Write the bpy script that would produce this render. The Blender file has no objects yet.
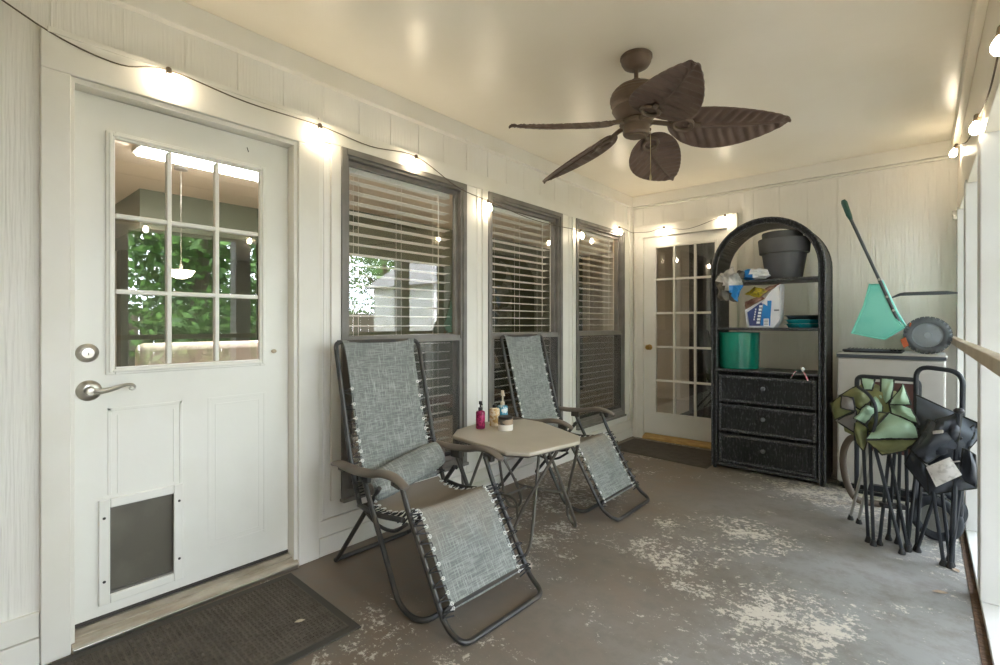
import bpy, bmesh, math, random
from mathutils import Vector, Matrix, noise
random.seed(7)
SC = bpy.context.scene
COL = SC.collection
pi = math.pi

# ------------------------------------------------------------------ camera
cam_d = bpy.data.cameras.new('camera'); cam = bpy.data.objects.new('camera', cam_d); COL.objects.link(cam)
cam_d.sensor_width = 36.0; cam_d.lens = 36.0*489.82/1000.0
cam_d.shift_y = -0.00873; cam_d.clip_start = 0.02; cam_d.clip_end = 200
cam.location = (2.395, 0.0, 1.221)
cam.rotation_euler = (pi/2, 0, 0.7118)
SC.camera = cam

# ------------------------------------------------------------------ sky, sun, exposure
W = bpy.data.worlds.new('sky'); SC.world = W; W.use_nodes = True
bg = W.node_tree.nodes['Background']
bg.inputs['Color'].default_value = (0.87, 0.94, 1.08, 1); bg.inputs['Strength'].default_value = 8.5
sd = bpy.data.lights.new('sun', 'SUN'); sd.energy = 7.0; sd.angle = 0.01; sd.color = (1.0, .95, .86)
sun = bpy.data.objects.new('sun', sd); COL.objects.link(sun)
sun.rotation_euler = Vector((0.62, 0.16, -0.77)).to_track_quat('-Z', 'Y').to_euler()   # over the house roof, away from the porch
def portal(loc, sx, sy, direction):
    d = bpy.data.lights.new('sky_portal', 'AREA'); d.shape = 'RECTANGLE'; d.size = sx; d.size_y = sy
    d.cycles.is_portal = True
    o = bpy.data.objects.new('sky_portal', d); COL.objects.link(o); o.location = loc
    o.rotation_euler = Vector(direction).to_track_quat('-Z', 'Y').to_euler()
portal((2.78, 2.5, 1.05), 5.1, 2.2, (-1, 0, 0))
vs = SC.view_settings
vs.view_transform = 'Standard'; vs.look = 'None'; vs.gamma = 1.0; vs.use_curve_mapping = False
vs.exposure = 0.96
SC.cycles.max_bounces = 10; SC.cycles.diffuse_bounces = 6; SC.cycles.transparent_max_bounces = 24
SC.cycles.sample_clamp_indirect = 6.0

# ------------------------------------------------------------------ materials
MATS = {}
def srgb(c):
    return tuple(((x/12.92) if x <= .04045 else ((x+.055)/1.055)**2.4) for x in (v/255.0 for v in c))
def mat(name, c, rough=.6, metal=0., c2=None, ns=6., nmap=(1,1,1), lo=.4, hi=.65, bump=0., bs=40., bmap=(1,1,1), spec=.5, coat=0., emit=None, es=1., detail=4., alpha=None, trans=0.):
    """c, c2: sRGB 0-255; c2 mixed in by noise"""
    m = bpy.data.materials.new(name); m.use_nodes = True; nt = m.node_tree; N = nt.nodes; L = nt.links
    b = N['Principled BSDF']
    b.inputs['Roughness'].default_value = rough; b.inputs['Metallic'].default_value = metal
    b.inputs['Specular IOR Level'].default_value = spec; b.inputs['Coat Weight'].default_value = coat
    b.inputs['Transmission Weight'].default_value = trans
    col = srgb(c) + (1,)
    b.inputs['Base Color'].default_value = col
    tc = N.new('ShaderNodeTexCoord')
    if c2 is not None:
        mp = N.new('ShaderNodeMapping'); mp.inputs['Scale'].default_value = nmap
        L.new(tc.outputs['Object'], mp.inputs[0])
        nz = N.new('ShaderNodeTexNoise'); nz.inputs['Scale'].default_value = ns; nz.inputs['Detail'].default_value = detail
        L.new(mp.outputs[0], nz.inputs['Vector'])
        mr = N.new('ShaderNodeMapRange'); mr.inputs[1].default_value = lo; mr.inputs[2].default_value = hi
        L.new(nz.outputs['Fac'], mr.inputs[0])
        mx = N.new('ShaderNodeMix'); mx.data_type = 'RGBA'
        mx.inputs[6].default_value = col; mx.inputs[7].default_value = srgb(c2) + (1,)
        L.new(mr.outputs[0], mx.inputs[0]); L.new(mx.outputs[2], b.inputs['Base Color'])
    if bump:
        mp2 = N.new('ShaderNodeMapping'); mp2.inputs['Scale'].default_value = bmap
        L.new(tc.outputs['Object'], mp2.inputs[0])
        n2 = N.new('ShaderNodeTexNoise'); n2.inputs['Scale'].default_value = bs; n2.inputs['Detail'].default_value = 5
        L.new(mp2.outputs[0], n2.inputs['Vector'])
        bp = N.new('ShaderNodeBump'); bp.inputs['Strength'].default_value = bump; bp.inputs['Distance'].default_value = .01
        L.new(n2.outputs['Fac'], bp.inputs['Height']); L.new(bp.outputs[0], b.inputs['Normal'])
    if emit is not None:
        b.inputs['Emission Color'].default_value = srgb(emit) + (1,); b.inputs['Emission Strength'].default_value = es
    MATS[name] = m
    return m
M = MATS
mat('siding', (236,233,226), .5, c2=(232,228,219), ns=2, bump=.55, bs=9, bmap=(11,11,.45))
mat('trim', (235,232,224), .45, c2=(229,225,214), ns=2.5, bump=.06, bs=25)
mat('door_white', (238,237,230), .4, c2=(230,228,218), ns=2, bump=.03, bs=30)
mat('ceiling', (242,234,217), .32, c2=(237,228,209), ns=1.3, bump=.16, bs=14, spec=.55)
mat('post_white', (214,214,212), .5, c2=(206,205,201), ns=2, bump=.05)
mat('rail_tan', (196,184,164), .6, c2=(180,166,144), ns=5)
mat('bronze', (128,124,118), .45, c2=(116,112,106), ns=8)
mat('nickel', (196,192,184), .28, metal=1.0)
mat('brass', (200,160,90), .28, metal=1.0)
mat('threshold', (196,188,172), .45, metal=.25, c2=(168,156,138), ns=20, nmap=(1,.3,1))
mat('oak', (205,172,112), .5, c2=(180,142,86), ns=12, nmap=(1,6,6))
mat('slat', (244,243,238), .35)
mat('cord_white', (235,232,225), .6)
mat('flap', (98,94,84), .3, c2=(124,120,108), ns=4, lo=.45, hi=.75)
mat('caulk', (120,104,84), .8)
mat('dark_screw', (60,55,50), .5)
mat('int_wall', (214,206,192), .7); mat('int_green', (92,102,86), .6); mat('int_ceiling', (224,210,192), .7, bump=.2, bs=60)
mat('int_floor', (112,92,74), .6, c2=(96,78,62)); mat('carpet', (200,190,174), .9, c2=(188,178,162), ns=40); mat('int_dark', (50,49,47), .8); mat('curtain', (72,70,68), .8)
mat('lamp_glass', (255,245,225), .4, emit=(255,236,205), es=9.)
mat('tube_light', (255,255,255), .4, emit=(255,250,240), es=44.)
mat('sofa', (224,212,204), .8, bump=.1); mat('lampshade', (226,216,198), .8, c2=(198,184,162), ns=25, lo=.45, hi=.55)
mat('bulb', (255,240,210), .3, emit=(255,237,208), es=48.)
mat('bulb_inside', (255,230,190), .3, emit=(255,205,140), es=25.); mat('warm_fill', (255,235,200), .4, emit=(255,206,136), es=50.)
mat('wire', (92,80,64), .6)
mat('dirt', (96,74,54), .9, c2=(70,52,38), ns=30, bump=.5, bs=60)

def glass_mat(name, refl, tint=(1,1,1)):
    m = bpy.data.materials.new(name); m.use_nodes = True; nt = m.node_tree; N = nt.nodes; L = nt.links
    N.remove(N['Principled BSDF']); out = N['Material Output']
    t = N.new('ShaderNodeBsdfTransparent'); t.inputs[0].default_value = tint + (1,)
    g = N.new('ShaderNodeBsdfGlossy'); g.inputs['Roughness'].default_value = 0.0; g.inputs[0].default_value = (1,1,1,1)
    lw = N.new('ShaderNodeLayerWeight'); lw.inputs[0].default_value = .5
    pw = N.new('ShaderNodeMath'); pw.operation = 'POWER'; pw.inputs[1].default_value = 5.0; L.new(lw.outputs['Facing'], pw.inputs[0])
    mr = N.new('ShaderNodeMapRange'); mr.inputs[1].default_value = 0.; mr.inputs[2].default_value = 1.; mr.inputs[3].default_value = refl; mr.inputs[4].default_value = 1.
    L.new(pw.outputs[0], mr.inputs[0])
    mx = N.new('ShaderNodeMixShader'); L.new(mr.outputs[0], mx.inputs[0]); L.new(t.outputs[0], mx.inputs[1]); L.new(g.outputs[0], mx.inputs[2])
    L.new(mx.outputs[0], out.inputs[0]); MATS[name] = m
glass_mat('glass', .075, (.96,.97,.965)); glass_mat('glass_door', .09, (.96,.97,.965))
def screen_mat():
    m = bpy.data.materials.new('screen'); m.use_nodes = True; nt = m.node_tree; N = nt.nodes; L = nt.links
    b = N['Principled BSDF']; b.inputs['Base Color'].default_value = (.06,.06,.06,1); b.inputs['Roughness'].default_value = .7
    t = N.new('ShaderNodeBsdfTransparent'); mx = N.new('ShaderNodeMixShader'); mx.inputs[0].default_value = .33
    L.new(t.outputs[0], mx.inputs[1]); L.new(b.outputs[0], mx.inputs[2]); L.new(mx.outputs[0], N['Material Output'].inputs[0]); MATS['screen'] = m
screen_mat()
def floor_mat():
    m = bpy.data.materials.new('concrete'); m.use_nodes = True; nt = m.node_tree; N = nt.nodes; L = nt.links
    b = N['Principled BSDF']; b.inputs['Roughness'].default_value = .55
    tc = N.new('ShaderNodeTexCoord')
    def nz(scale, detail=5, rough=.6, off=(0,0,0)):
        mp = N.new('ShaderNodeMapping'); mp.inputs['Location'].default_value = off; L.new(tc.outputs['Object'], mp.inputs[0])
        n = N.new('ShaderNodeTexNoise'); n.inputs['Scale'].default_value = scale; n.inputs['Detail'].default_value = detail; n.inputs['Roughness'].default_value = rough
        L.new(mp.outputs[0], n.inputs['Vector']); return n.outputs['Fac']
    def rng(s, a, bb, c=0., d=1.):
        r = N.new('ShaderNodeMapRange'); L.new(s, r.inputs[0])
        for i, v in enumerate((a, bb, c, d)): r.inputs[i+1].default_value = v
        return r.outputs[0]
    def mix(f, a, c):
        x = N.new('ShaderNodeMix'); x.data_type = 'RGBA'; L.new(f, x.inputs[0])
        for i, v in ((6, a), (7, c)):
            if isinstance(v, tuple): x.inputs[i].default_value = srgb(v) + (1,)
            else: L.new(v, x.inputs[i])
        return x.outputs[2]
    def mul(a, c):
        x = N.new('ShaderNodeMath'); x.operation = 'MULTIPLY'
        for i, v in enumerate((a, c)):
            if isinstance(v, (int, float)): x.inputs[i].default_value = v
            else: L.new(v, x.inputs[i])
        return x.outputs[0]
    def add(a, c):
        x = N.new('ShaderNodeMath'); x.operation = 'ADD'
        for i, v in enumerate((a, c)):
            if isinstance(v, (int, float)): x.inputs[i].default_value = v
            else: L.new(v, x.inputs[i])
        return x.outputs[0]
    sx = N.new('ShaderNodeSeparateXYZ'); L.new(tc.outputs['Object'], sx.inputs[0])
    dirt = add(mul(sx.outputs[0], .55), mul(nz(1.6, 4), 1.1))      # brown dirt gathers on the house side
    base = mix(rng(dirt, .95, 1.85), (122,107,93), (142,142,140))
    base = mix(rng(nz(9, 6, .7, (3,1,0)), .45, .75), base, (115,110,102))
    # worn paint flakes: fine noise thresholded, gathered where a broad noise is high
    patch = rng(nz(1.0, 3, .55, (5.2,2.1,0)), .36, .62)
    fl = nz(34, 9, .8, (1,7,0))
    fl2 = nz(6.5, 5, .65, (9,3,0))
    s = add(mul(fl, .60), add(mul(fl2, .30), mul(patch, .12)))
    s = add(s, rng(sx.outputs[0], .3, 1.5, -.018, .012))
    f = rng(s, .566, .588)
    col = mix(f, base, (204,197,186))
    L.new(col, b.inputs['Base Color'])
    bp = N.new('ShaderNodeBump'); bp.inputs['Strength'].default_value = .25; bp.inputs['Distance'].default_value = .004
    L.new(add(f, mul(nz(60), .4)), bp.inputs['Height']); L.new(bp.outputs[0], b.inputs['Normal'])
    L.new(rng(f, 0, 1, .5, .75), b.inputs['Roughness'])
    MATS['concrete'] = m
floor_mat()

# ------------------------------------------------------------------ mesh helpers
class MB:
    def __init__(s): s.v = []; s.f = []; s.mi = []; s.cur = 0
    def add(s, vs, fs):
        o = len(s.v); s.v += [Vector(p) for p in vs]; s.f += [tuple(i+o for i in q) for q in fs]; s.mi += [s.cur]*len(fs); return s
    def box(s, x0, x1, y0, y1, z0, z1):
        if x0 > x1: x0, x1 = x1, x0
        if y0 > y1: y0, y1 = y1, y0
        if z0 > z1: z0, z1 = z1, z0
        return s.add([(x0,y0,z0),(x1,y0,z0),(x1,y1,z0),(x0,y1,z0),(x0,y0,z1),(x1,y0,z1),(x1,y1,z1),(x0,y1,z1)],
              [(0,3,2,1),(4,5,6,7),(0,1,5,4),(1,2,6,5),(2,3,7,6),(3,0,4,7)])
    def obox(s, c, ax, ay, az):
        c, ax, ay, az = map(Vector, (c, ax, ay, az))
        P = [c-ax-ay-az, c+ax-ay-az, c+ax+ay-az, c-ax+ay-az, c-ax-ay+az, c+ax-ay+az, c+ax+ay+az, c-ax+ay+az]
        return s.add(P, [(0,3,2,1),(4,5,6,7),(0,1,5,4),(1,2,6,5),(2,3,7,6),(3,0,4,7)])
    def bar(s, a, b, w, h, up=(0,0,1)):
        a, b = Vector(a), Vector(b); d = (b-a); n = d.normalized(); u = Vector(up)
        sd_ = n.cross(u).normalized(); u2 = sd_.cross(n)
        return s.obox((a+b)/2, d/2, sd_*w/2, u2*h/2)
    def tube(s, pts, r, n=8, closed=False, caps=True, flat=1.0, up=None):
        P = [Vector(p) for p in pts]; k = len(P)
        rr = r if isinstance(r, (list, tuple)) else [r]*k
        T = []
        for i in range(k):
            a = P[i-1] if (i or closed) else P[0]; b = P[(i+1) % k] if (i < k-1 or closed) else P[-1]
            t = (b-a); T.append(t.normalized() if t.length > 1e-9 else Vector((0,0,1)))
        ref = Vector(up) if up else (Vector((0,0,1)) if abs(T[0].z) < .9 else Vector((1,0,0)))
        nrm = (ref - T[0]*ref.dot(T[0])).normalized()
        vs = []
        for i in range(k):
            if up: nrm = (ref - T[i]*ref.dot(T[i])).normalized()
            elif i:
                q = T[i-1].rotation_difference(T[i]); nrm = (q @ nrm); nrm = (nrm - T[i]*nrm.dot(T[i])).normalized()
            bn = T[i].cross(nrm)
            for j in range(n):
                a = 2*pi*(j+.5)/n; vs.append(P[i] + nrm*(math.cos(a)*rr[i]*flat) + bn*(math.sin(a)*rr[i]))
        fs = []
        for i in range(k if closed else k-1):
            i2 = (i+1) % k
            for j in range(n):
                j2 = (j+1) % n; fs.append((i*n+j, i*n+j2, i2*n+j2, i2*n+j))
        if caps and not closed:
            fs.append(tuple(reversed(range(n)))); fs.append(tuple(range((k-1)*n, k*n)))
        return s.add(vs, fs)
    def lathe(s, prof, c=(0,0,0), n=24, axis='z', mtx=None):
        vs = []; fs = []; c = Vector(c)
        for (r, z) in prof:
            for j in range(n):
                a = 2*pi*j/n; p = Vector((r*math.cos(a), r*math.sin(a), z))
                if axis == 'x': p = Vector((p.z, p.x, p.y))
                elif axis == 'y': p = Vector((p.y, p.z, p.x))
                if mtx: p = mtx @ p
                vs.append(c+p)
        for i in range(len(prof)-1):
            for j in range(n):
                j2 = (j+1) % n; fs.append((i*n+j, i*n+j2, (i+1)*n+j2, (i+1)*n+j))
        if prof[0][0] > 1e-6: fs.append(tuple(reversed(range(n))))
        if prof[-1][0] > 1e-6: fs.append(tuple(range((len(prof)-1)*n, len(prof)*n)))
        return s.add(vs, fs)
    def prism(s, poly, ext, fn):
        """poly 2D points, ext (a,b) extents, fn(p,q,t)->3D"""
        n = len(poly); vs = [fn(p, q, ext[0]) for p, q in poly] + [fn(p, q, ext[1]) for p, q in poly]
        fs = [tuple(range(n)), tuple(reversed(range(n, 2*n)))] + [(i, i+n, (i+1) % n + n, (i+1) % n) for i in range(n)]
        return s.add(vs, fs)
    def grid(s, fn, nu, nv, th=0., wrap=False):
        vs = [Vector(fn(i/nu, j/nv)) for i in range(nu+1) for j in range(nv+1)]
        fs = [(i*(nv+1)+j, (i+1)*(nv+1)+j, (i+1)*(nv+1)+j+1, i*(nv+1)+j+1) for i in range(nu) for j in range(nv)]
        if th:
            nr = []
            for i in range(nu+1):
                for j in range(nv+1):
                    a = vs[min(i+1, nu)*(nv+1)+j] - vs[max(i-1, 0)*(nv+1)+j]; b = vs[i*(nv+1)+min(j+1, nv)] - vs[i*(nv+1)+max(j-1, 0)]
                    q = a.cross(b); nr.append(q.normalized() if q.length > 1e-12 else Vector((0,0,1)))
            m = len(vs); top = [p+q*th/2 for p, q in zip(vs, nr)]; bot = [p-q*th/2 for p, q in zip(vs, nr)]
            f2 = list(fs) + [tuple(i+m for i in reversed(q)) for q in fs]
            def idx(i, j): return i*(nv+1)+j
            ring = [idx(i, 0) for i in range(nu)] + [idx(nu, j) for j in range(nv)] + [idx(i, nv) for i in range(nu, 0, -1)] + [idx(0, j) for j in range(nv, 0, -1)]
            for a, b in zip(ring, ring[1:]+ring[:1]): f2.append((b, a, a+m, b+m))
            return s.add(top+bot, f2)
        return s.add(vs, fs)
    def sphere(s, c, r, n=12, sc=(1,1,1)):
        k = max(4, n//2); prof = [(max(1e-7, math.sin(pi*i/k))*r, -math.cos(pi*i/k)*r) for i in range(k+1)]
        return s.lathe(prof, c, n, mtx=Matrix.Diagonal(sc))
    def ring(s, a0, a1, b0, b1, w, fn, t0, t1):
        """rectangular frame: outer a0..a1 x b0..b1, width w (or 4 widths left,right,bottom,top)"""
        wl, wr, wb, wt = w if isinstance(w, (tuple, list)) else (w,)*4
        for (p, q, r_, u) in ((a0, a0+wl, b0, b1), (a1-wr, a1, b0, b1), (a0+wl, a1-wr, b0, b0+wb), (a0+wl, a1-wr, b1-wt, b1)):
            s.add([fn(p,r_,t0),fn(q,r_,t0),fn(q,u,t0),fn(p,u,t0),fn(p,r_,t1),fn(q,r_,t1),fn(q,u,t1),fn(p,u,t1)],
              [(0,3,2,1),(4,5,6,7),(0,1,5,4),(1,2,6,5),(2,3,7,6),(3,0,4,7)])
        return s
    def build(s, name, m, parent=None, bev=0., smooth=True, ang=.6, bseg=2):
        off = Vector((0,0,0)); p = parent
        while p is not None: off += p.location; p = p.parent
        me = bpy.data.meshes.new(name); me.from_pydata([tuple(v-off) for v in s.v], [], s.f)
        ms = m if isinstance(m, (list, tuple)) else [m]
        for q in ms: me.materials.append(MATS[q])
        if len(ms) > 1: me.polygons.foreach_set('material_index', s.mi)
        bm = bmesh.new(); bm.from_mesh(me); bmesh.ops.recalc_face_normals(bm, faces=bm.faces); bm.to_mesh(me); bm.free()
        if smooth:
            me.polygons.foreach_set('use_smooth', [True]*len(me.polygons)); me.set_sharp_from_angle(angle=ang)
        me.update()
        o = bpy.data.objects.new(name, me); COL.objects.link(o)
        if parent is not None: o.parent = parent
        if bev:
            b = o.modifiers.new('bevel', 'BEVEL'); b.width = bev; b.segments = bseg; b.limit_method = 'ANGLE'; b.angle_limit = .6
        return o
def LY(p, q, t): return Vector((t, p, q))      # (y,z,x): pieces on the house wall
def BX(p, q, t): return Vector((p, t, q))      # (x,z,y): pieces on the end wall
def empty(name, loc=(0,0,0), rz=0.):
    o = bpy.data.objects.new(name, None); COL.objects.link(o); o.location = loc; o.rotation_euler = (0,0,rz); o.empty_display_size = .1
    return o
def tag(o, label, cat=None, group=None, kind=None):
    if label: o['label'] = label
    if cat: o['category'] = cat
    if group: o['group'] = group
    if kind: o['kind'] = kind
    return o
def struct(o, label=None): return tag(o, label, kind='structure')
def copy_tree(o, parent=None):
    c = o.copy(); COL.objects.link(c); c.parent = parent
    for ch in o.children: copy_tree(ch, c)
    return c
def fillet(pts, r, seg=5):
    """round the inner corners of a polyline"""
    P = [Vector(p) for p in pts]; out = [P[0]]
    for i in range(1, len(P)-1):
        a, b, c = P[i-1], P[i], P[i+1]; d1 = (a-b); d2 = (c-b)
        rr = min(r if not isinstance(r, (list, tuple)) else r[i-1], d1.length*.49, d2.length*.49)
        p, q = b+d1.normalized()*rr, b+d2.normalized()*rr
        for k in range(seg+1):
            t = k/seg; out.append(p*(1-t)**2 + b*2*t*(1-t) + q*t*t)
    out.append(P[-1]); return out
def spline(pts, n=6):
    P = [Vector(p) for p in pts]; P = [P[0]*2-P[1]] + P + [P[-1]*2-P[-2]]; out = []
    for i in range(1, len(P)-2):
        for k in range(n):
            t = k/n; a, b, c, d = P[i-1:i+3]
            out.append(.5*((2*b)+(c-a)*t+(2*a-5*b+4*c-d)*t*t+(3*b-a-3*c+d)*t**3))
    out.append(P[-2]); return out

# ------------------------------------------------------------------ the porch shell
RW, RD, RH = 2.571, 4.964, 2.59
YB = -1.7
fl = struct(MB().box(-.02, 2.56, YB, RD, -.12, 0).build('floor', 'concrete', smooth=False), 'worn grey-brown concrete porch floor with flaking pale paint')
ce = struct(MB().box(0, 2.66, YB, RD, RH, RH+.05).build('ceiling', 'ceiling', smooth=False), 'smooth cream painted porch ceiling')
struct(MB().box(-5.4, 4.7, YB-.3, 8.4, RH+.3, RH+.42).build('roof', 'int_dark', smooth=False), 'unseen roof deck over porch and house, eave stretched to shade the posts')  # unseen; eave drawn far out to shade the posts

DOOR = (.335, 1.205, 0., 2.14)
WINS = [(1.452, 2.416), (2.643, 3.609), (3.838, 4.788)]
WZ0, WZ1 = .27, 2.185
def wall_cells(yr, zr, holes):
    ys = sorted({yr[0], yr[1], *[h for q in holes for h in q[:2] if yr[0] < h < yr[1]]})
    for a, b in zip(ys, ys[1:]):
        m = (a+b)/2; hz = sorted((q[2], q[3]) for q in holes if q[0] < m < q[1]); z = zr[0]
        for (p, q) in hz:
            if p > z: yield a, b, z, min(p, zr[1])
            z = max(z, q)
        if z < zr[1]: yield a, b, z, zr[1]
holes = [DOOR] + [(a, b, WZ0, WZ1) for a, b in WINS]
w = MB()
for a, b, p, q in wall_cells((YB, RD+.12), (-.1, RH+.3), holes): w.box(-.13, -.016, a, b, p, q)
wl = struct(w.build('wall_left', 'siding', smooth=False), 'cream painted house wall with vertical grooved siding')
# siding boards between the trim
cover = [(.252, 1.318, -1, 2.29), (1.43, 4.964, .27, 2.285)]
k0 = .279 - .2155*10
for k in range(40):
    a, b = k0+.2155*k, k0+.2155*(k+1)
    a2, b2 = max(a, YB), min(b, RD)
    if b2-a2 < .01: continue
    m = MB(); n = 0
    for y0, y1, z0, z1 in wall_cells((a2+.002, b2-.002), (.185, 2.5), cover): m.box(-.0165, -.0115, y0, y1, z0, z1); n += 1
    if n: m.build('siding_board', 'siding', wl, smooth=False)
def lt(name, y0, y1, z0, z1, x1=.006, x0=-.016, m='trim', bev=.002): return MB().box(x0, x1, y0, y1, z0, z1).build(name, m, wl, bev=bev, smooth=False)
lt('baseboard', YB, .25, 0, .10, .012); lt('baseboard', 1.32, RD, 0, .095, .014)
lt('skirting_board', YB, .25, .103, .19, .004); lt('skirting_board', 1.32, RD, .098, .182, .006)
lt('crown_board', YB, RD, 2.49, RH, .02); lt('crown_lip', YB, RD, 2.478, 2.492, .028)
# header above the windows and boards between them
lt('header_board', 1.335, RD, WZ1, 2.285, .004)
lt('corner_board', 1.322, 1.34, .183, 2.30, .004); lt('mullion_board', 1.395, 1.452, WZ0, WZ1, .002)
for a, b in ((2.416, 2.643), (3.609, 3.838)):
    lt('mullion_board', a, b, WZ0-.02, WZ1, .0); c = (a+b)/2
    lt('mullion_batten', c+.045, c+.075, WZ0, WZ1, .01); lt('mullion_batten', c-.005, c+.0, WZ0, WZ1, .004)
lt('mullion_board', 4.788, RD, WZ0-.02, WZ1, .006); lt('mullion_batten', 4.885, RD, .183, 2.48, .022)
lt('caulk_line', 1.318, 1.3225, .1, 2.29, .0015, m='caulk', bev=0)

# ------------------------------------------------------------------ end wall (y = RD) with the glazed door
D2 = (.135, .985, 0., 2.135)
w = MB()
for a, b, p, q in wall_cells((-.13, 2.75), (-.1, RH+.3), [D2]): w.box(a, b, RD+.016, RD+.13, p, q)
wb = struct(w.build('wall_back', 'siding', smooth=False), 'cream end wall of vertical grooved siding behind the shelf')
k0 = 1.855-.215*10
for k in range(16):
    a, b = max(k0+.215*k, 0), min(k0+.215*(k+1), 2.70)
    if b-a < .01: continue
    m = MB()
    for x0, x1, z0, z1 in wall_cells((a+.0025, b-.0025), (.10, 2.50), [(.03, 1.075, -1, 2.27)]): m.box(x0, x1, RD+.010, RD+.0165, z0, z1)
    if m.v: m.build('siding_board', 'siding', wb, smooth=False)
MB().box(0, 2.7, RD-.018, RD+.016, 2.478, RH).build('crown_board', 'trim', wb, bev=.003, smooth=False)
MB().box(0, 2.7, RD-.012, RD+.016, 2.455, 2.474).build('crown_lip', 'trim', wb, bev=.002, smooth=False)
MB().box(1.075, 2.7, RD-.006, RD+.016, 0, .10).build('baseboard', 'trim', wb, bev=.002, smooth=False)

struct(MB().box(-.13, 2.75, YB-.12, YB, -.1, RH+.3).build('wall_front_added', 'siding', smooth=False), 'unseen cream siding wall added behind the camera to cut daylight')  # added out of view to keep daylight off the near house wall
# ------------------------------------------------------------------ screened side (x = RW): posts, rail, header, sill
wr = struct(MB().box(2.585, 2.76, YB, RD+.1, -.12, .022).build('wall_right', 'post_white', bev=.003, smooth=False), 'open porch side of white posts, shade-toned tan mid rail and sill')
for y in (4.80, 3.93, 2.955, 1.95, .95):
    MB().box(2.583, 2.723, y, y+.14, .0225, 2.06).build('post', 'post_white', wr, bev=.004, smooth=False)
MB().box(2.545, 2.582, 0, 4.93, 1.083, 1.127).build('mid_rail', 'rail_tan', wr, bev=.003, smooth=False)  # tan puts the shade of the unlit inner face into the colour
MB().box(2.583, 2.73, YB, 0, .0225, RH).build('daylight_block_panel', 'siding', wr, smooth=False)  # unseen panel, added to close this stretch against daylight
MB().box(2.592, 2.73, 0, RD, 2.04, RH).build('header_beam', 'ceiling', wr, bev=.004, smooth=False)
MB().box(2.555, 2.592, YB, RD-.02, 2.485, RH-.002).build('crown_board', 'ceiling', wr, bev=.003, smooth=False)
MB().box(2.556, 2.585, YB, RD, -.05, .003).build('dirt_gap', 'dirt', wr, smooth=False)
# ------------------------------------------------------------------ door_1: half-glazed house door with pet flap
d1 = struct(empty('door_1', (-.055, .765, .0)), 'white half-glazed house door with pet flap and lever handle')
m = MB()
m.box(-.13, .018, .252, .335, .0, 2.14).box(-.13, .018, 1.205, 1.318, 0, 2.14).box(-.13, .018, .252, 1.318, 2.14, 2.285)
m.build('casing', 'trim', d1, bev=.004, smooth=False)
m = MB(); m.box(-.12, .006, 1.186, 1.2049, .0, 2.12).box(-.12, .006, .335, .347, 0, 2.12).box(-.12, .006, .335, 1.2049, 2.118, 2.139)
m.build('jamb', 'trim', d1, bev=.002, smooth=False)
m = MB(); m.box(.004, .0145, 1.206, 1.222, 0, 2.15).box(.018, .024, .27, 1.30, 2.27, 2.29)
m.build('casing_bead', 'trim', d1, bev=.002, smooth=False)
SX = -.055      # face of the slab
m = MB()
GY0, GY1, GZ0, GZ1 = .46, 1.055, 1.03, 1.975      # glazed opening
for a, b, p, q in wall_cells((.349, 1.184), (.072, 2.114), [(GY0, GY1, GZ0, GZ1), (.455, .69, .145, .497)]): m.box(SX-.042, SX, a, b, p, q)
slab = m.build('slab', 'door_white', d1, smooth=False)
# raised mouldings around the glass and of the two lower panels
m = MB(); m.ring(.447, 1.07, 1.018, 1.988, .03, LY, SX-.01, SX+.012); m.ring(.456, 1.061, 1.027, 1.979, .012, LY, SX, SX+.02)
m.build('glazing_frame', 'door_white', d1, bev=.004, smooth=False)
for (a, b, z1) in ((.455, .715, .885), (.815, 1.075, .885)):
    m = MB(); m.ring(a, b, .20, z1, .012, LY, SX, SX+.002)
    m.ring(a+.03, b-.03, .23, z1-.03, .006, LY, SX, SX+.0015)
    # the pet flap is cut through the left panel: keep its moulding only above the flap
    if a < .5: m = MB().box(SX, SX+.004, a, b, z1-.012, z1).box(SX, SX+.004, a, a+.012, .54, z1).box(SX, SX+.004, b-.012, b, .2, z1).box(SX, SX+.003, a+.03, a+.036, .54, z1-.03).box(SX, SX+.003, b-.036, b-.03, .54, z1-.03)
    m.build('panel_moulding', 'door_white', d1, bev=.002, smooth=False)
# muntins and nine panes
ys = [GY0+.025 + i*((GY1-GY0-.05)+.018)/3 for i in range(4)]; zs = [GZ0+.025 + i*((GZ1-GZ0-.05)+.018)/3 for i in range(4)]
for i in (1, 2):
    MB().box(SX-.02, SX+.009, ys[i]-.018, ys[i], GZ0+.02, GZ1-.02).build('muntin', 'door_white', d1, bev=.004, smooth=False)
    MB().box(SX-.02, SX+.008, GY0+.02, GY1-.02, zs[i]-.018, zs[i]).build('muntin', 'door_white', d1, bev=.004, smooth=False)
for i in range(3):
    for j in range(3):
        MB().box(SX-.0125, SX-.0105, ys[i]-.006, ys[i+1]-.012, zs[j]-.006, zs[j+1]-.012).build('pane', 'glass_door', d1, smooth=False)
# deadbolt
m = MB(); m.lathe([(.001,.0),(.036,.0),(.036,.006),(.030,.013),(.024,.016),(.024,.017)], (SX, .392, 1.108), 28, 'x')
db = m.build('deadbolt', 'nickel', d1)
MB().lathe([(.023,.016),(.023,.021),(.019,.024),(.001,.0245)], (SX, .392, 1.108), 24, 'x').build('lock_cylinder', 'nickel', db)
MB().box(SX+.024, SX+.0252, .3905, .3935, 1.100, 1.110).build('keyhole', 'dark_screw', db)
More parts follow.
